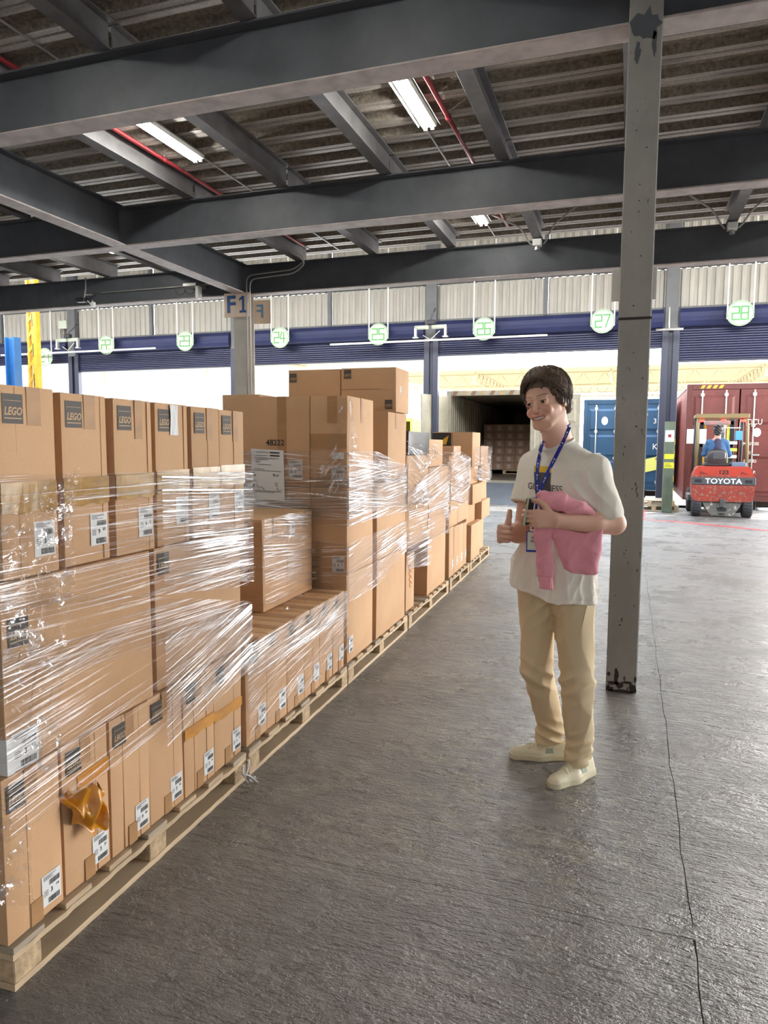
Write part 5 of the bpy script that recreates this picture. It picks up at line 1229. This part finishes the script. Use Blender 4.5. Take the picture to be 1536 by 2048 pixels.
# hanging sleeve with its cuff
def sleeve(P):
    x, y, z = P[..., 0], P[..., 1], P[..., 2]; c = np.interp(z, [.87,1.0,1.2], [-.073,-.078,-.092]); w = np.interp(z, [.88,.935,.942,1.05,1.2], [.041,.041,.045,.046,.040])
    return smax(smax(np.abs(x-c)-w, np.abs(y+.212)-.022, .030), z-1.22, .01)
Sw.add((sleeve, np.array([-.16,-.26,.86]), np.array([-.02,-.16,1.24])), .006)
fs = sfolds(21, (.005,.004,.003), (20,38,64)); fs2 = sfolds(4, (.010,.007), (15,30))
def swpost(P, D):
    x, z = P[..., 0], P[..., 2]; D = D+fs(P)+fs2(P*np.array([1.2,1,.7]))*np.clip((1.17-z)/.08, 0, 1)*.8
    D = D-.010*(.5-np.abs(np.sin((x*.55+z)*30+.8)))*np.exp(-((x-.10)/.05)**2-((z-1.02)/.07)**2)
    D = D-.009*(.5-np.abs(np.sin((x*.8-z)*34)))*(z > 1.20)
    cf = (x < -.028) & (P[..., 1] < -.185)
    D = D+.0012*np.sin(x*620)*(z < .935)*cf+.004*np.exp(-((z-.940)/.003)**2)*cf
    return np.where(cf | (z > .94), smax(D, .888-.03*(x+.07)-z, .003), smax(D, .915-z, .003))
Sw.post.append(swpost)
for a, b, r0, r1 in ((elL,elL+(wrL-elL)*.35,.043,.0455),(elL+(wrL-elL)*.35,wrL,.0455,.029)): Sw.sub(cone(a,b,r0,r1), .004)
Sw.post.insert(0, lambda P, D: D)
sdf_obj('folded_body', Sw.mesh((ax((-.16,.21,.0034)), ax((-.28,-.06,.0034)), ax((.87,1.34,.0034))), 1), m_pink, PK)
# ================================================================== BEYOND THE DOORS
m_yard = M('yard_concrete', (.50,.48,.45), .7, var=((.5,.5,.5),.8,4))
tag(MB().box((-60,19.06,-1.25),(60,90,-1.2)).build('yard_ground', m_yard), 'pale concrete yard outside the dock doors', kind='structure')
tag(MB().box((-32,19.0,-1.25),(16,19.06,0)).build('dock_edge', m_joint), 'dark dock edge below the doors', kind='structure')
def container(x0, y0, z0, H_, L_, col, name_, lb, doors='closed', W_=2.44, cat='container'):
    rt = root('shipping_container', lb, cat, (x0,y0,z0)); t = .05
    m_ = M(name_+'_paint', col, .45, .1, .5, var=((1.2,1.2,.8),.70,4), var2=((14,14,14),.88,3))
    md = M(name_+'_frame_paint', tuple(c*.75 for c in col), .5, .1, .5, var=((2,2,2),.65,4))
    for a, b in ((0,.12),(W_-.12,W_)):
        MB().cbox((a,0,0),(b,.16,H_),.008).build('corner_post', md, rt); MB().cbox((a,L_-.16,0),(b,L_,H_),.008).build('corner_post', md, rt)
    MB().cbox((.12,0,H_-.14),(W_-.12,.14,H_),.008).build('door_header', md, rt); MB().cbox((.12,0,0),(W_-.12,.14,.13),.008).build('door_sill', md, rt)
    for a in (0, W_-.06): MB().cbox((a,.16,0),(a+.06,L_-.16,.16),.006).cbox((a,.16,H_-.1),(a+.06,L_-.16,H_),.006).build('side_rail', md, rt)
    n = int(L_/.28); st = (L_-.32)/n; P = []
    for i in range(n): a = .16+i*st; P += [(a,0),(a+st*.25,0),(a+st*.4,.036),(a+st*.85,.036)]
    P.append((L_-.16,0)); m2 = len(P)
    for s, x in ((1,.012),(-1,W_-.012)):
        V = [(x+s*d, a, .16) for a, d in P]+[(x+s*d, a, H_-.1) for a, d in P]; MB().add(V, [(i,i+1,m2+i+1,m2+i) for i in range(m2-1)]).build('corrugated_side', m_, rt, fix=False)
    MB().box((.04,.1,H_-.05),(W_-.04,L_,H_-.02)).build('roof_sheet', m_, rt); MB().box((.04,.1,.10),(W_-.04,L_,.14)).build('floor_boards', M('container_floor', (.14,.10,.07), .7), rt)
    MB().box((.06,L_-.05,.1),(W_-.06,L_-.02,H_-.05)).build('front_wall', m_, rt)
    def door(nm, w_):
        """one door leaf in its own frame: hinge at x=0, leaf along +x"""
        d = link('door_leaf', None, rt); h = H_-.27
        MB().cbox((0,.02,0),(w_,.06,h),.006).build('door_panel', m_, d)
        for z in (0, .62*0+h*.32, h*.64):
            MB().add([(.10,.02,z+.08),(w_-.10,.02,z+.08),(w_-.10,.02,z+h*.32-.04),(.10,.02,z+h*.32-.04),(.16,-.015,z+.14),(w_-.16,-.015,z+.14),(w_-.16,-.015,z+h*.32-.10),(.16,-.015,z+h*.32-.10)],[(0,1,5,4),(1,2,6,5),(2,3,7,6),(3,0,4,7),(4,5,6,7)]).build('pressed_panel', m_, d)
        return d
    def bars(d, xs_, h):
        for x in xs_:
            MB().tube([(x,-.045,.02),(x,-.045,h-.02)], .018, 8).build('locking_bar', M('locking_bar_paint', tuple(.4*c+.35 for c in col), .4, .3), d, True)
            for z in (.1, h*.33, h*.66, h-.14): MB().cbox((x-.045,-.05,z-.03),(x+.045,.0,z+.05),.005).build('bar_bracket', m_galv, d)
            MB().cbox((x-.01,-.085,h*.38),(x+.16,-.06,h*.38+.04),.004).build('bar_handle', m_galv, d)
    return rt, m_, md, door, bars, H_-.27
# open cream container
rt, m_, md, door, bars, dh = container(-4.86, 19.55, .42, 2.60, 12.0, (.36,.32,.235), 'cream_container', 'open cream shipping container at dock 26, its dark inside half full of cartons')
d = door('l', 1.15); d.location = (0,.02,.13); d.rotation_euler = (0,0,math.radians(246)); bars(d, (.35,.8), dh)
d = door('r', 1.15); d.location = (2.44,-.02,.13); d.rotation_euler = (0,0,math.radians(0)); d.location = (2.46,-.03,.13)
m_haz = M('hazard_yellow', (.33,.22,.10), .6, var=((9,9,9),.6,3))
m_case_rust = M('brown_rust_stripe', (.16,.09,.05), .8)
for k in range(9): MB().add([(.15+k*.26,-.004,2.47),(.27+k*.26,-.004,2.47),(.33+k*.26,-.004,2.59),(.21+k*.26,-.004,2.59)],[(0,1,2,3)]).build('hazard_stripe', m_haz if k % 2 else m_case_rust, rt)
# blue container
rt, m_, md, door, bars, dh = container(-1.30, 21.9, .25, 2.62, 12.0, (.016,.075,.165), 'blue_container', 'blue shipping container with closed doors behind the tall grey column')
for x in (.06, 1.23): d = door('x', 1.14); d.location = (x,0,.13); bars(d, (.30,.84), dh)
ring = [(1.02 if False else .60+.09*math.cos(t), -.02, 2.0+.12*math.sin(t)) for t in np.linspace(0,2*math.pi,20,False)]
MB().add(ring, [tuple(range(20))]).build('round_sticker', m_white, rt); mb = MB(); put_text(mb, '3 3', (2.05,-.03,1.98), .20, plane='xz'); put_text(mb, 'CLIU', (1.65,-.03,2.16), .12, plane='xz'); mb.build('painted_number', m_white, rt, fix=False)
MB().add([(1.75,-.05,.52),(2.30,-.05,.66),(2.22,-.05,1.02),(1.68,-.05,.88)],[(0,1,2,3)]).build('yellow_notice', M('pale_yellow_card', (.66,.66,.16), .6), rt)
put_text(MB(), 'K', (2.0,-.05,1.25), .24, plane='xz').build('painted_letter', m_white, rt, fix=False)
# red container
rt, m_, md, door, bars, dh = container(1.33, 19.6, .17, 2.90, 12.0, (.17,.036,.028), 'red_container', 'rust red shipping container with white code lettering behind the forklift')
for x in (.06, 1.23): d = door('x', 1.14); d.location = (x,0,.13); bars(d, (.30,.84), dh)
for k in range(4): MB().add([(.30+k*.14,-.004,2.79),(.38+k*.14,-.004,2.79),(.43+k*.14,-.004,2.87),(.35+k*.14,-.004,2.87)],[(0,1,2,3)]).build('hazard_stripe', m_ypaint, rt)
m_cream = M('cream_lettering', (.72,.62,.52), .6)
mb = MB()
for s, x, z, h in (('CICU',1.55,1.95,.19),('83',2.13,1.96,.19),('45',2.13,1.80,.19),('M. GROSS',1.50,1.42,.10),('32 500',2.16,1.46,.085),('71 650',2.16,1.36,.085),('NET',1.48,1.20,.10),('3 700',2.16,1.22,.085),('8 160',2.16,1.12,.085),('CARGO',1.50,.99,.10),('28 800',2.16,1.01,.085),('63 490',2.16,.91,.085),('CU. CAP.',1.48,.72,.10),('76.4',2.16,.74,.085),('2 700',2.16,.65,.085)):
    put_text(mb, s, (x,-.03,z), h, plane='xz', bold=.002, sx_=.8)
mb.build('painted_lettering', m_cream, rt, fix=False)
put_text(MB(), 'CA', (2.2,-.03,.40), .26, plane='xz', bold=.004).build('yellow_lettering', M('amber_lettering', (.75,.50,.12), .6), rt, fix=False)
MB().add([(1.62+.09*math.cos(t),-.03,1.70+.11*math.sin(t)) for t in np.linspace(0,2*math.pi,20,False)], [tuple(range(20))]).build('round_sticker', m_cream, rt)
rt2, *_ = container(-11.4, 30, -.2, 2.9, 6.0, (.62,.58,.06), 'yellow_container', 'yellow container far outside, left of the open cream container')
for q, (x, nm_) in enumerate(((-4.75,'cream'),(-1.2,'blue'),(1.43,'rust red'))):
    y = (20.4,22.6,20.4)[q]; rt = root('trailer_chassis', f'dark trailer chassis under the {nm_} container', 'trailer', (x,y,-1.2))
    top = (.42,.25,.17)[q]+1.19
    for a in (.5,1.55): MB().cbox((a,0,top-.28),(a+.16,11,top),.01).build('frame_rail', m_dark, rt)
    for yy in (.9,2.2):
        for a in (.0,1.85): MB().tube([(a,yy,.5),(a+.35,yy,.5)], .5, 20).build('wheel', m_dark, rt, True)
    MB().cbox((.1,.02,top-.2),(2.1,.12,top-.04),.01).build('bumper', m_rust, rt)
# boxes and pallet inside the cream container
m_cbox = M('pale_brown_case', (.40,.24,.16), .7, var=((3,3,3),.85,3))
pr = root('wooden_pallet', 'wooden pallet inside the open cream container', 'pallet', (-4.0,24.0,.57))
for x in (0,.55,1.1): MB().cbox((x,0,0),(x+.10,1.0,.10),.004).build('block', m_wood, pr)
for k in range(5): MB().cbox((0,.22*k,.10),(1.2,.22*k+.13,.125),.003).build('deck_board', m_wood, pr)
MB().cbox((0,-.01,0),(1.2,.1,.02),.003).build('bottom_board', m_wood, pr)
case0 = None; kk = 0
for lv in range(6):
    for cx in range(6):
        x = -4.68+cx*.355; z = .70+lv*.255; y = 24.0+(.0 if lv < 2 else .12)+.004*((cx*7+lv*3) % 5)
        if case0 is None:
            case0 = MB().cbox((0,0,0),(.35,.5,.25),.006).build('carton_case', m_cbox, loc=(x,y,z)); MB().box((.11,-.004,.05),(.24,0,.19)).build('printed_panel', M('pale_case_print', (.52,.40,.32), .7), case0); c = case0
        else: c = copy_tree(case0); c.location = (x,y,z)
        tag(c, f'brown case with a pale printed panel stacked inside the open cream container', 'box', 'cases inside the open cream container')
# dock leveller in front of the open container
rt = root('dock_leveller', 'dark steel dock leveller plate ramping up into the open cream container', 'ramp', (-4.75,18.3,0))
MB().add([(0,0,.004),(2.2,0,.004),(2.2,1.1,.50),(0,1.1,.50),(0,0,.0),(2.2,0,.0),(2.2,1.1,.46),(0,1.1,.46)],[(0,1,2,3),(7,6,5,4),(0,4,5,1),(1,5,6,2),(2,6,7,3),(3,7,4,0)]).build('ramp_plate', m_beam, rt)
# far canopy with lattice trusses
m_can = bpy.data.materials.new('translucent_roof_sheet'); m_can.use_nodes = True
n = m_can.node_tree; b = n.nodes['Principled BSDF']; b.inputs['Base Color'].default_value = (.46,.41,.31,1); b.inputs['Roughness'].default_value = .6
tr = n.nodes.new('ShaderNodeBsdfTranslucent'); tr.inputs[0].default_value = (.34,.30,.22,1); mx = n.nodes.new('ShaderNodeMixShader'); mx.inputs[0].default_value = .75
n.links.new(b.outputs[0], mx.inputs[1]); n.links.new(tr.outputs[0], mx.inputs[2]); n.links.new(mx.outputs[0], n.nodes['Material Output'].inputs[0])
m_truss = M('cream_truss_paint', (.42,.34,.20), .6)
cn = root('yard_canopy', 'far pale ribbed canopy roof on lattice trusses outside the right dock doors', 'canopy', (-14,38,0))
for k in range(56):
    y = k*.5; z = 5.55+y*.03
    MB().prism([(y,z),(y+.12,z-.09),(y+.26,z-.09),(y+.38,z),(y+.5,z)], 0, 0, 44).build('roof_rib', m_can, cn, fix=False)
def truss(y, x0, x1, zb, zt, axis=0):
    rt_ = MB(); n_ = int(abs(x1-x0)/1.1)
    P = lambda u, z: (u, y, z) if axis == 0 else (y, u, z)
    rt_.tube([P(x0,zb),P(x1,zb)], .05, 6).tube([P(x0,zt),P(x1,zt)], .05, 6)
    for i in range(n_): a = x0+(x1-x0)*i/n_; b_ = x0+(x1-x0)*(i+1)/n_; rt_.tube([P(a,zb),P((a+b_)/2,zt),P(b_,zb)], .03, 5)
    rt_.build('truss', m_truss, cn, True)
truss(2.0, 0, 44, 4.7, 5.45); truss(14.0, 0, 44, 5.0, 5.8); truss(27.0, 0, 44, 5.4, 6.2)
for x in (6,13,20,27,34): truss(x, 0, 28, 4.9, 5.5, 1)
for x in (1,14,27,40): MB().cbox((x-.12,1.9,-1.2),(x+.12,2.1,5.5),.01).build('canopy_post', m_truss, cn); MB().cbox((x-.12,26.9,-1.2),(x+.12,27.1,6.2),.01).build('canopy_post', m_truss, cn)
cn2 = root('yard_canopy', 'edge of another canopy just under the shutter beyond doors 22 and 23', 'canopy', (-40,40,0))
for k in range(20): y = k*.5; MB().prism([(y,7.6),(y+.12,7.5),(y+.26,7.5),(y+.38,7.6),(y+.5,7.6)], 0, 0, 22).build('roof_rib', m_can, cn2, fix=False)
for x in (2,11,20): MB().cbox((x-.15,4.8,-1.2),(x+.15,5.1,7.6),.01).build('canopy_post', m_truss, cn2)
for q in range(3): MB().tube([(8+q*5,0,7.3),(12+q*5,9,7.3)], .12, 6).build('tie', m_truss, cn2, True)
# hazy hillside
m_hill = M('hazy_hillside', (.095,.10,.075), .9, var=((.06,.06,.2),.75,6), var2=((.5,.5,.5),.72,5))
def hillf(u, v): x = -150+u*135; y = 62+v*60; return (x, y, -1.2+34*v**.8*(.8+.2*math.sin(u*9))+1.8*math.sin(u*57+v*31)*v+1.1*math.sin(u*131+v*77)*v)
tag(MB().grid(hillf, 120, 50).build('hillside', m_hill, None, True), 'pale hazy hillside beyond the left dock doors', kind='structure')
# ================================================================== FORKLIFT AND DRIVER
m_for = M('worn_red_orange_paint', (.28,.035,.02), .5, 0, .5, var=((16,16,16),(.22,.16,.12),5,(.54,.60)), var2=((3,3,3),.75,3))
m_ftop = M('clean_red_orange_paint', (.42,.045,.025), .4, var=((3,3,3),.85,3)); m_fg = M('forklift_dark_grey', (.07,.07,.075), .55, var=((5,5,5),.7,3)); m_fgr = M('dirty_grey_casting', (.11,.10,.09), .7, var=((14,14,14),(.40,.36,.30),4,(.56,.66)))
m_rub = M('tyre_rubber', (.022,.022,.024), .8, bump=((40,40,40),.4,.004)); m_guard = M('tan_guard_paint', (.20,.15,.065), .45); m_seat = M('dark_vinyl', (.035,.03,.032), .4)
m_rlamp = M('red_lamp', (.8,.02,.02), .3, emit=((1,.03,.02), 9)); m_wlamp = M('white_lamp', (1,1,1), .3, emit=((1,.95,.85), 10)); m_chrome = M('worn_chrome', (.5,.5,.5), .25, .9); m_glow = M('hi_vis_yellow', (.75,.85,.10), .5)
FK = root('forklift', 'red and grey counterbalance forklift seen from behind, number 123 on its tail', 'forklift', (1.93,16.75,0))
w = .60
body = [(-w,.42),(-w+.05,.34),(w-.05,.34),(w,.42),(w+.02,.66),(w,.90),(-w,.90),(-w-.02,.66)]
MB().prism(body, 1, .0, .55).build('counterweight', m_for, FK)
MB().prism([(-w+.01,.90),(w-.01,.90),(w-.06,1.04),(w-.10,1.09),(-w+.10,1.09),(-w+.06,1.04)], 1, .03, .60).build('rear_hood', m_ftop, FK)
MB().cbox((-w-.025,-.018,.70),(w+.025,.12,.86),.012).build('name_band', m_fg, FK)
put_text(MB(), 'TOYOTA', (0,-.0215,.775), .155, plane='xz', bold=.003, sx_=1.12).build('name_lettering', m_label, FK, fix=False)
put_text(MB(), '123', (-.0,.026,.965), .115, plane='xz', bold=.004, sx_=1.2).build('painted_number', m_dark, FK, fix=False)
for s in (-1,1):
    MB().cbox((s*.49-.07,-.024,.745),(s*.49+.07,-.012,.815),.004).build('tail_lamp', m_dark, FK)
    mb = MB()
    for q in range(5): mb.tube([(s*.40+q*.03-.06,.027,.92+.02*(q % 2)),(s*.40+q*.03-.04,.027,.99-.015*q)], .006, 4)
    mb.build('painted_mark', m_dark, FK)
cast = [(-.42,.36),(-.28,.12),(-.20,.04),(.20,.04),(.28,.12),(.42,.36)]
MB().prism(cast, 1, .04, .42).build('rear_casting', m_fgr, FK); MB().cbox((-.05,-.03,.22),(.05,.08,.40),.01).build('tow_pin', m_fg, FK); MB().prism([(-.10,.21),(-.08,.13),(.08,.13),(.10,.21)],1,.03,.06).build('opening', m_dark, FK); MB().cbox((-.06,.03,.055),(.06,.05,.09),.004).build('opening', m_dark, FK)
def wheel(x, y, r_, w_, nm_='wheel'):
    P = []; prof = [(-w_/2,r_*.55),(-w_/2,r_*.9),(-w_*.38,r_),(w_*.38,r_),(w_/2,r_*.9),(w_/2,r_*.55)]; V = []; n_ = 28
    for a, q in prof: V += [(x+a, y+q*math.cos(t), r_+q*math.sin(t)) for t in np.linspace(0,2*math.pi,n_,False)]
    F_ = [(i*n_+k, i*n_+(k+1)%n_, (i+1)*n_+(k+1)%n_, (i+1)*n_+k) for i in range(5) for k in range(n_)]
    o = MB().add(V, F_).build('tyre', m_rub, FK, True); MB().tube([(x-w_*.45,y,r_),(x+w_*.45,y,r_)], r_*.56, 18).build('rim', m_fg, o, True)
    mb = MB()
    for k in range(22): t = 2*math.pi*k/22; c = (x, y+r_*math.cos(t), r_+r_*math.sin(t)); mb.tube([(x-w_*.38,y+r_*1.005*math.cos(t),r_+r_*1.005*math.sin(t)),(x+w_*.38,y+r_*1.005*math.cos(t+.12),r_+r_*1.005*math.sin(t+.12))], .009, 4)
    mb.build('tread', m_rub, o)
wheel(-.50,.20,.225,.19); wheel(.50,.20,.225,.19); wheel(-.50,1.52,.28,.20); wheel(.50,1.52,.28,.20)
MB().prism([(.56,.30),(1.67,.30),(1.67,.55),(1.02,.60),(.97,.90),(.56,.90)], 0, -.52, .52).build('chassis', m_fgr, FK)
for s in (-1,1):
    MB().cbox((s*.60-.05,.45,.32),(s*.60+.05,1.25,.45),.01).build('step', m_fg, FK)
    MB().tube([(s*.50,.50,1.06),(s*.50,.62,1.95),(s*.48,.72,2.18)], .034, 8).build('guard_post', m_guard, FK, True)
    MB().tube([(s*.50,1.55,.75),(s*.50,1.42,1.4),(s*.48,1.30,2.16)], .03, 8).build('guard_post', m_dark, FK, True)
MB().cbox((-.54,.64,2.14),(.54,.70,2.24),.015).cbox((-.54,1.28,2.14),(.54,1.34,2.22),.015).cbox((-.54,.66,2.15),(-.47,1.3,2.22),.01).cbox((.47,.66,2.15),(.54,1.3,2.22),.01).build('guard_frame', m_guard, FK)
for k in range(6): MB().cbox((-.40+k*.16-.015,.68,2.17),(-.40+k*.16+.015,1.3,2.20),.004).build('guard_bar', m_fg, FK)
for x in (-.42,.02,.40): MB().cbox((x-.05,.60,2.06),(x+.05,.66,2.11),.012).build('warning_lamp', m_rlamp, FK)
MB().cbox((-.36,.34,1.08),(.02+.16,.80,1.16),.03).build('seat_cushion', m_seat, FK)
sb = SDF(); sb.add(ell((-.10,.40,1.28), (.24,.07,.21)), .01); sb.post.append(lambda P, D: smax(smax(D, np.abs(P[...,0]+.10)-.215, .05), P[...,2]-1.47, .05))
sdf_obj('seat_back', sb.mesh((ax((-.36,.16,.012)), ax((.28,.52,.012)), ax((1.05,1.52,.012))), 1), m_seat, FK)
MB().cbox((-.19,.322,1.24),(.02,.335,1.40),.006).build('seat_panel', m_fg, FK); MB().tube([(.05,.325,1.27),(.05,.325,1.38)], .007, 5).build('seat_clip', m_white, FK)
MB().cbox((.18,.30,1.08),(.48,.62,1.18),.02).build('side_console', M('blue_grey_plastic', (.12,.17,.25), .5), FK)
for s in (-1,1):
    MB().cbox((s*.33-.05,1.66,.15),(s*.33+.05,1.80,2.20),.008).build('mast_rail', m_dark, FK); MB().cbox((s*.26-.03,1.70,.2),(s*.26+.03,1.78,2.05),.006).build('mast_rail', m_glow if s > 0 else m_ypaint, FK)
MB().cbox((-.36,1.66,2.02),(.36,1.78,2.12),.01).cbox((-.36,1.66,1.5),(.36,1.70,1.58),.01).build('mast_cross_member', m_chrome, FK)
MB().tube([(.12,1.64,.5),(.12,1.64,1.85)], .045, 12).tube([(.12,1.64,1.85),(.12,1.64,2.0)], .02, 8).build('lift_cylinder', m_chrome, FK, True)
for k in range(3): MB().cbox((.18,1.60,1.25+k*.16),(.44,1.62,1.32+k*.16),.004).build('reflective_strip', m_glow if k % 2 else m_white, FK)
MB().cbox((-.45,1.82,.35),(.45,1.90,.43),.01).cbox((-.45,1.82,.80),(.45,1.90,.88),.01).build('fork_carriage', m_dark, FK)
for s in (-1,1): MB().prism([(1.90,.06),(2.75,.06),(2.75,.085),(1.95,.11),(1.95,.9),(1.90,.9)], 0, s*.25-.05, s*.25+.05).build('fork', m_dark, FK)
for x, c in ((-.64,'hanging_paper'),(-.38,'hanging_paper')): MB().cbox((x-.08,.58,1.58),(x+.06,.585,1.90),.001).build(c, m_label, FK)
MB().tube([(-.57,.58,1.92),(-.57,.58,2.1)], .006, 4).build('paper_string', m_dark, FK)
MB().cbox((.26,.58,1.66),(.40,.60,1.86),.006).build('blue_tag', M('sky_blue_card', (.08,.30,.62), .5), FK); MB().tube([(.33,.59,1.86),(.35,.62,2.1)], .005, 4).build('tag_string', m_white, FK)
MB().tube([(-.05+.17*math.cos(t),1.18+.06*math.sin(t),1.46+.14*math.sin(t)) for t in np.linspace(0,2*math.pi,20)], .014, 6).build('steering_wheel', m_dark, FK, True); MB().tube([(-.05,1.18,1.46),(-.05,1.35,1.1)], .03, 8).build('steering_column', m_dark, FK, True)
MB().tube([(.0,.74,1.93),(.38,.74,1.93)], .012, 6).build('hand_rail', m_white, FK, True)
# driver, seated with the back to the camera
DV = root('person', 'forklift driver with short black hair and a blue shirt, seated with back to camera', 'person', (1.93,16.75,0))
Db = SDF(); c0 = -.09
Db.add(ell((c0,.66,1.86), (.075,.095,.115)), .01); Db.c((c0,.64,1.78), (c0,.60,1.68), .055,.06,.02); Db.add(ell((c0,.60,1.45), (.17,.11,.26)), .04); Db.add(ell((c0,.62,1.22), (.17,.13,.12)), .04)
for s in (-1,1):
    Db.c((c0+s*.04,.60,1.66), (c0+s*.18,.60,1.60), .05,.055,.03); Db.c((c0+s*.18,.60,1.60), (c0+s*.25,.66,1.34), .05,.042,.02); Db.c((c0+s*.25,.66,1.34), (c0+s*.14,.98,1.45), .04,.028,.01)
    Db.c((c0+s*.14,.98,1.45), (c0+s*.12,1.06,1.49), .03,.022,.01); Db.c((c0+s*.09,.68,1.22), (c0+s*.13,1.10,1.24), .08,.06,.02); Db.c((c0+s*.13,1.10,1.24), (c0+s*.13,1.22,.80), .055,.04,.01); Db.c((c0+s*.13,1.20,.77), (c0+s*.13,1.36,.76), .038,.03,.01)
    Db.add(ell((c0+s*.078,.66,1.855), (.012,.02,.03)), .006)
    for f_ in range(4): Db.c((c0+s*(.10+.012*f_),1.08,1.50), (c0+s*(.08+.012*f_),1.14,1.47), .010,.008,.003)
m_skin2 = M('driver_skin', (.40,.22,.15), .5)
sdf_obj('body', Db.mesh((ax((-.40,.22,.009)), ax((.44,1.42,.009)), ax((.70,2.0,.009))), 1), m_skin2, DV)
Ds = SDF(); Ds.add(ell((c0,.60,1.42), (.20,.135,.27)), .04)
for s in (-1,1): Ds.c((c0+s*.05,.60,1.66), (c0+s*.18,.60,1.60), .055,.065,.03); Ds.c((c0+s*.18,.60,1.60), (c0+s*.25,.66,1.34), .062,.055,.02); Ds.c((c0+s*.25,.66,1.34), (c0+s*.16,.92,1.42), .052,.042,.02)
fd = folds(31, (.006,.004), (22,40)); Ds.post.append(lambda P, D: D+fd(P))
sdf_obj('shirt', Ds.mesh((ax((-.42,.24,.009)), ax((.42,1.0,.009)), ax((1.12,1.75,.009))), 1), M('blue_work_shirt', (.035,.10,.22), .8), DV)
Dv2 = SDF(); Dv2.add(ell((c0,.60,1.48), (.125,.145,.24)), .03); Dv2.post.append(lambda P, D: smax(D, np.abs(P[...,0]-c0)-.11, .03))
sdf_obj('vest', Dv2.mesh((ax((-.24,.06,.01)), ax((.42,.80,.01)), ax((1.2,1.75,.01))), 1), M('dark_navy_vest', (.03,.03,.07), .8), DV)
Dp = SDF()
for s in (-1,1): Dp.c((c0+s*.09,.66,1.22), (c0+s*.13,1.12,1.25), .10,.075,.02); Dp.c((c0+s*.13,1.12,1.25), (c0+s*.13,1.22,.84), .07,.055,.01)
sdf_obj('trousers', Dp.mesh((ax((-.36,.18,.012)), ax((.5,1.34,.012)), ax((.78,1.38,.012))), 1), m_seat, DV)
Dh_ = SDF(); Dh_.add(ell((c0,.645,1.895), (.088,.105,.105)), .01); Dh_.sub(ell((c0,.80,1.82), (.08,.10,.10)), .01); Dh_.add(ell((c0,.60,1.83), (.078,.06,.07)), .02)
fdh = folds(9, (.008,.005), (90,150)); Dh_.post.append(lambda P, D: D+fdh(P)); Dh_.post.append(lambda P, D: D-.006*np.abs(np.sin(P[...,0]*120+P[...,1]*60)))
sdf_obj('hair', Dh_.mesh((ax((-.22,.04,.006)), ax((.50,.80,.006)), ax((1.74,2.04,.006))), 0), M('black_hair', (.012,.010,.010), .5), DV)
# post stickers, low post, stacked pallets, red laser line put in as colour
rt = root('bollard_post', 'grey-green dock post with yellow labels and a small white notice left of the forklift', 'post', (.87,17.6,0))
MB().cbox((-.115,-.06,0),(.115,.06,2.08),.01).build('post_body', M('grey_green_post', (.12,.15,.10), .6, var=((4,4,2),.6,4)), rt)
for z, h in ((1.23,.11),(1.02,.13)): MB().cbox((-.10,-.064,z),(.10,-.059,z+h),.002).build('yellow_label', M('bright_yellow_label', (.80,.75,.03), .5), rt)
mb = MB()
for k in range(3): mb.box((-.085,-.066,1.05+k*.03),(.07-.02*k,-.0645,1.062+k*.03))
mb.build('label_print', m_ink, rt); MB().cbox((-.10,-.066,1.62),(.09,-.060,1.88),.002).build('white_notice', m_white, rt); MB().box((-.04,-.0675,1.72),(.03,-.066,1.79)).build('notice_print', m_red, rt)
m_corner = M('scuffed_yellow', (.62,.45,.05), .6)
for k in range(6): MB().cbox((.106,-.065,.15+k*.28),(.118,.065,.29+k*.28),.002).build('yellow_edge_stripe', m_corner, rt)
def small_pallet(x, y, z, lb, rz):
    p = root('wooden_pallet', lb, 'pallet', (x,y,z), rz)
    for a in (0,.5,1.0): MB().cbox((a,0,.02),(a+.1,.9,.10),.004).build('block', m_block, p)
    for k in range(6): MB().cbox((0,.17*k,.10),(1.1,.17*k+.10,.122),.003).build('deck_board', m_wood2, p)
    for a in (0,.4,.8): MB().cbox((0,a,0),(1.1,a+.1,.02),.003).build('bottom_board', m_wood2, p)
small_pallet(.05, 17.85, 0, 'lower of two wooden pallets on the floor beside the dock post', .05)
small_pallet(-.05, 17.88, .125, 'upper of two wooden pallets on the floor beside the dock post', -.02)
m_line = M('laser_light_red', (.80,.035,.05), .4)  # the forklift's laser light, put in as a red colour strip
ln = root('laser_line', 'red line painted across the floor behind the forklift', 'floor marking', (0,0,0))
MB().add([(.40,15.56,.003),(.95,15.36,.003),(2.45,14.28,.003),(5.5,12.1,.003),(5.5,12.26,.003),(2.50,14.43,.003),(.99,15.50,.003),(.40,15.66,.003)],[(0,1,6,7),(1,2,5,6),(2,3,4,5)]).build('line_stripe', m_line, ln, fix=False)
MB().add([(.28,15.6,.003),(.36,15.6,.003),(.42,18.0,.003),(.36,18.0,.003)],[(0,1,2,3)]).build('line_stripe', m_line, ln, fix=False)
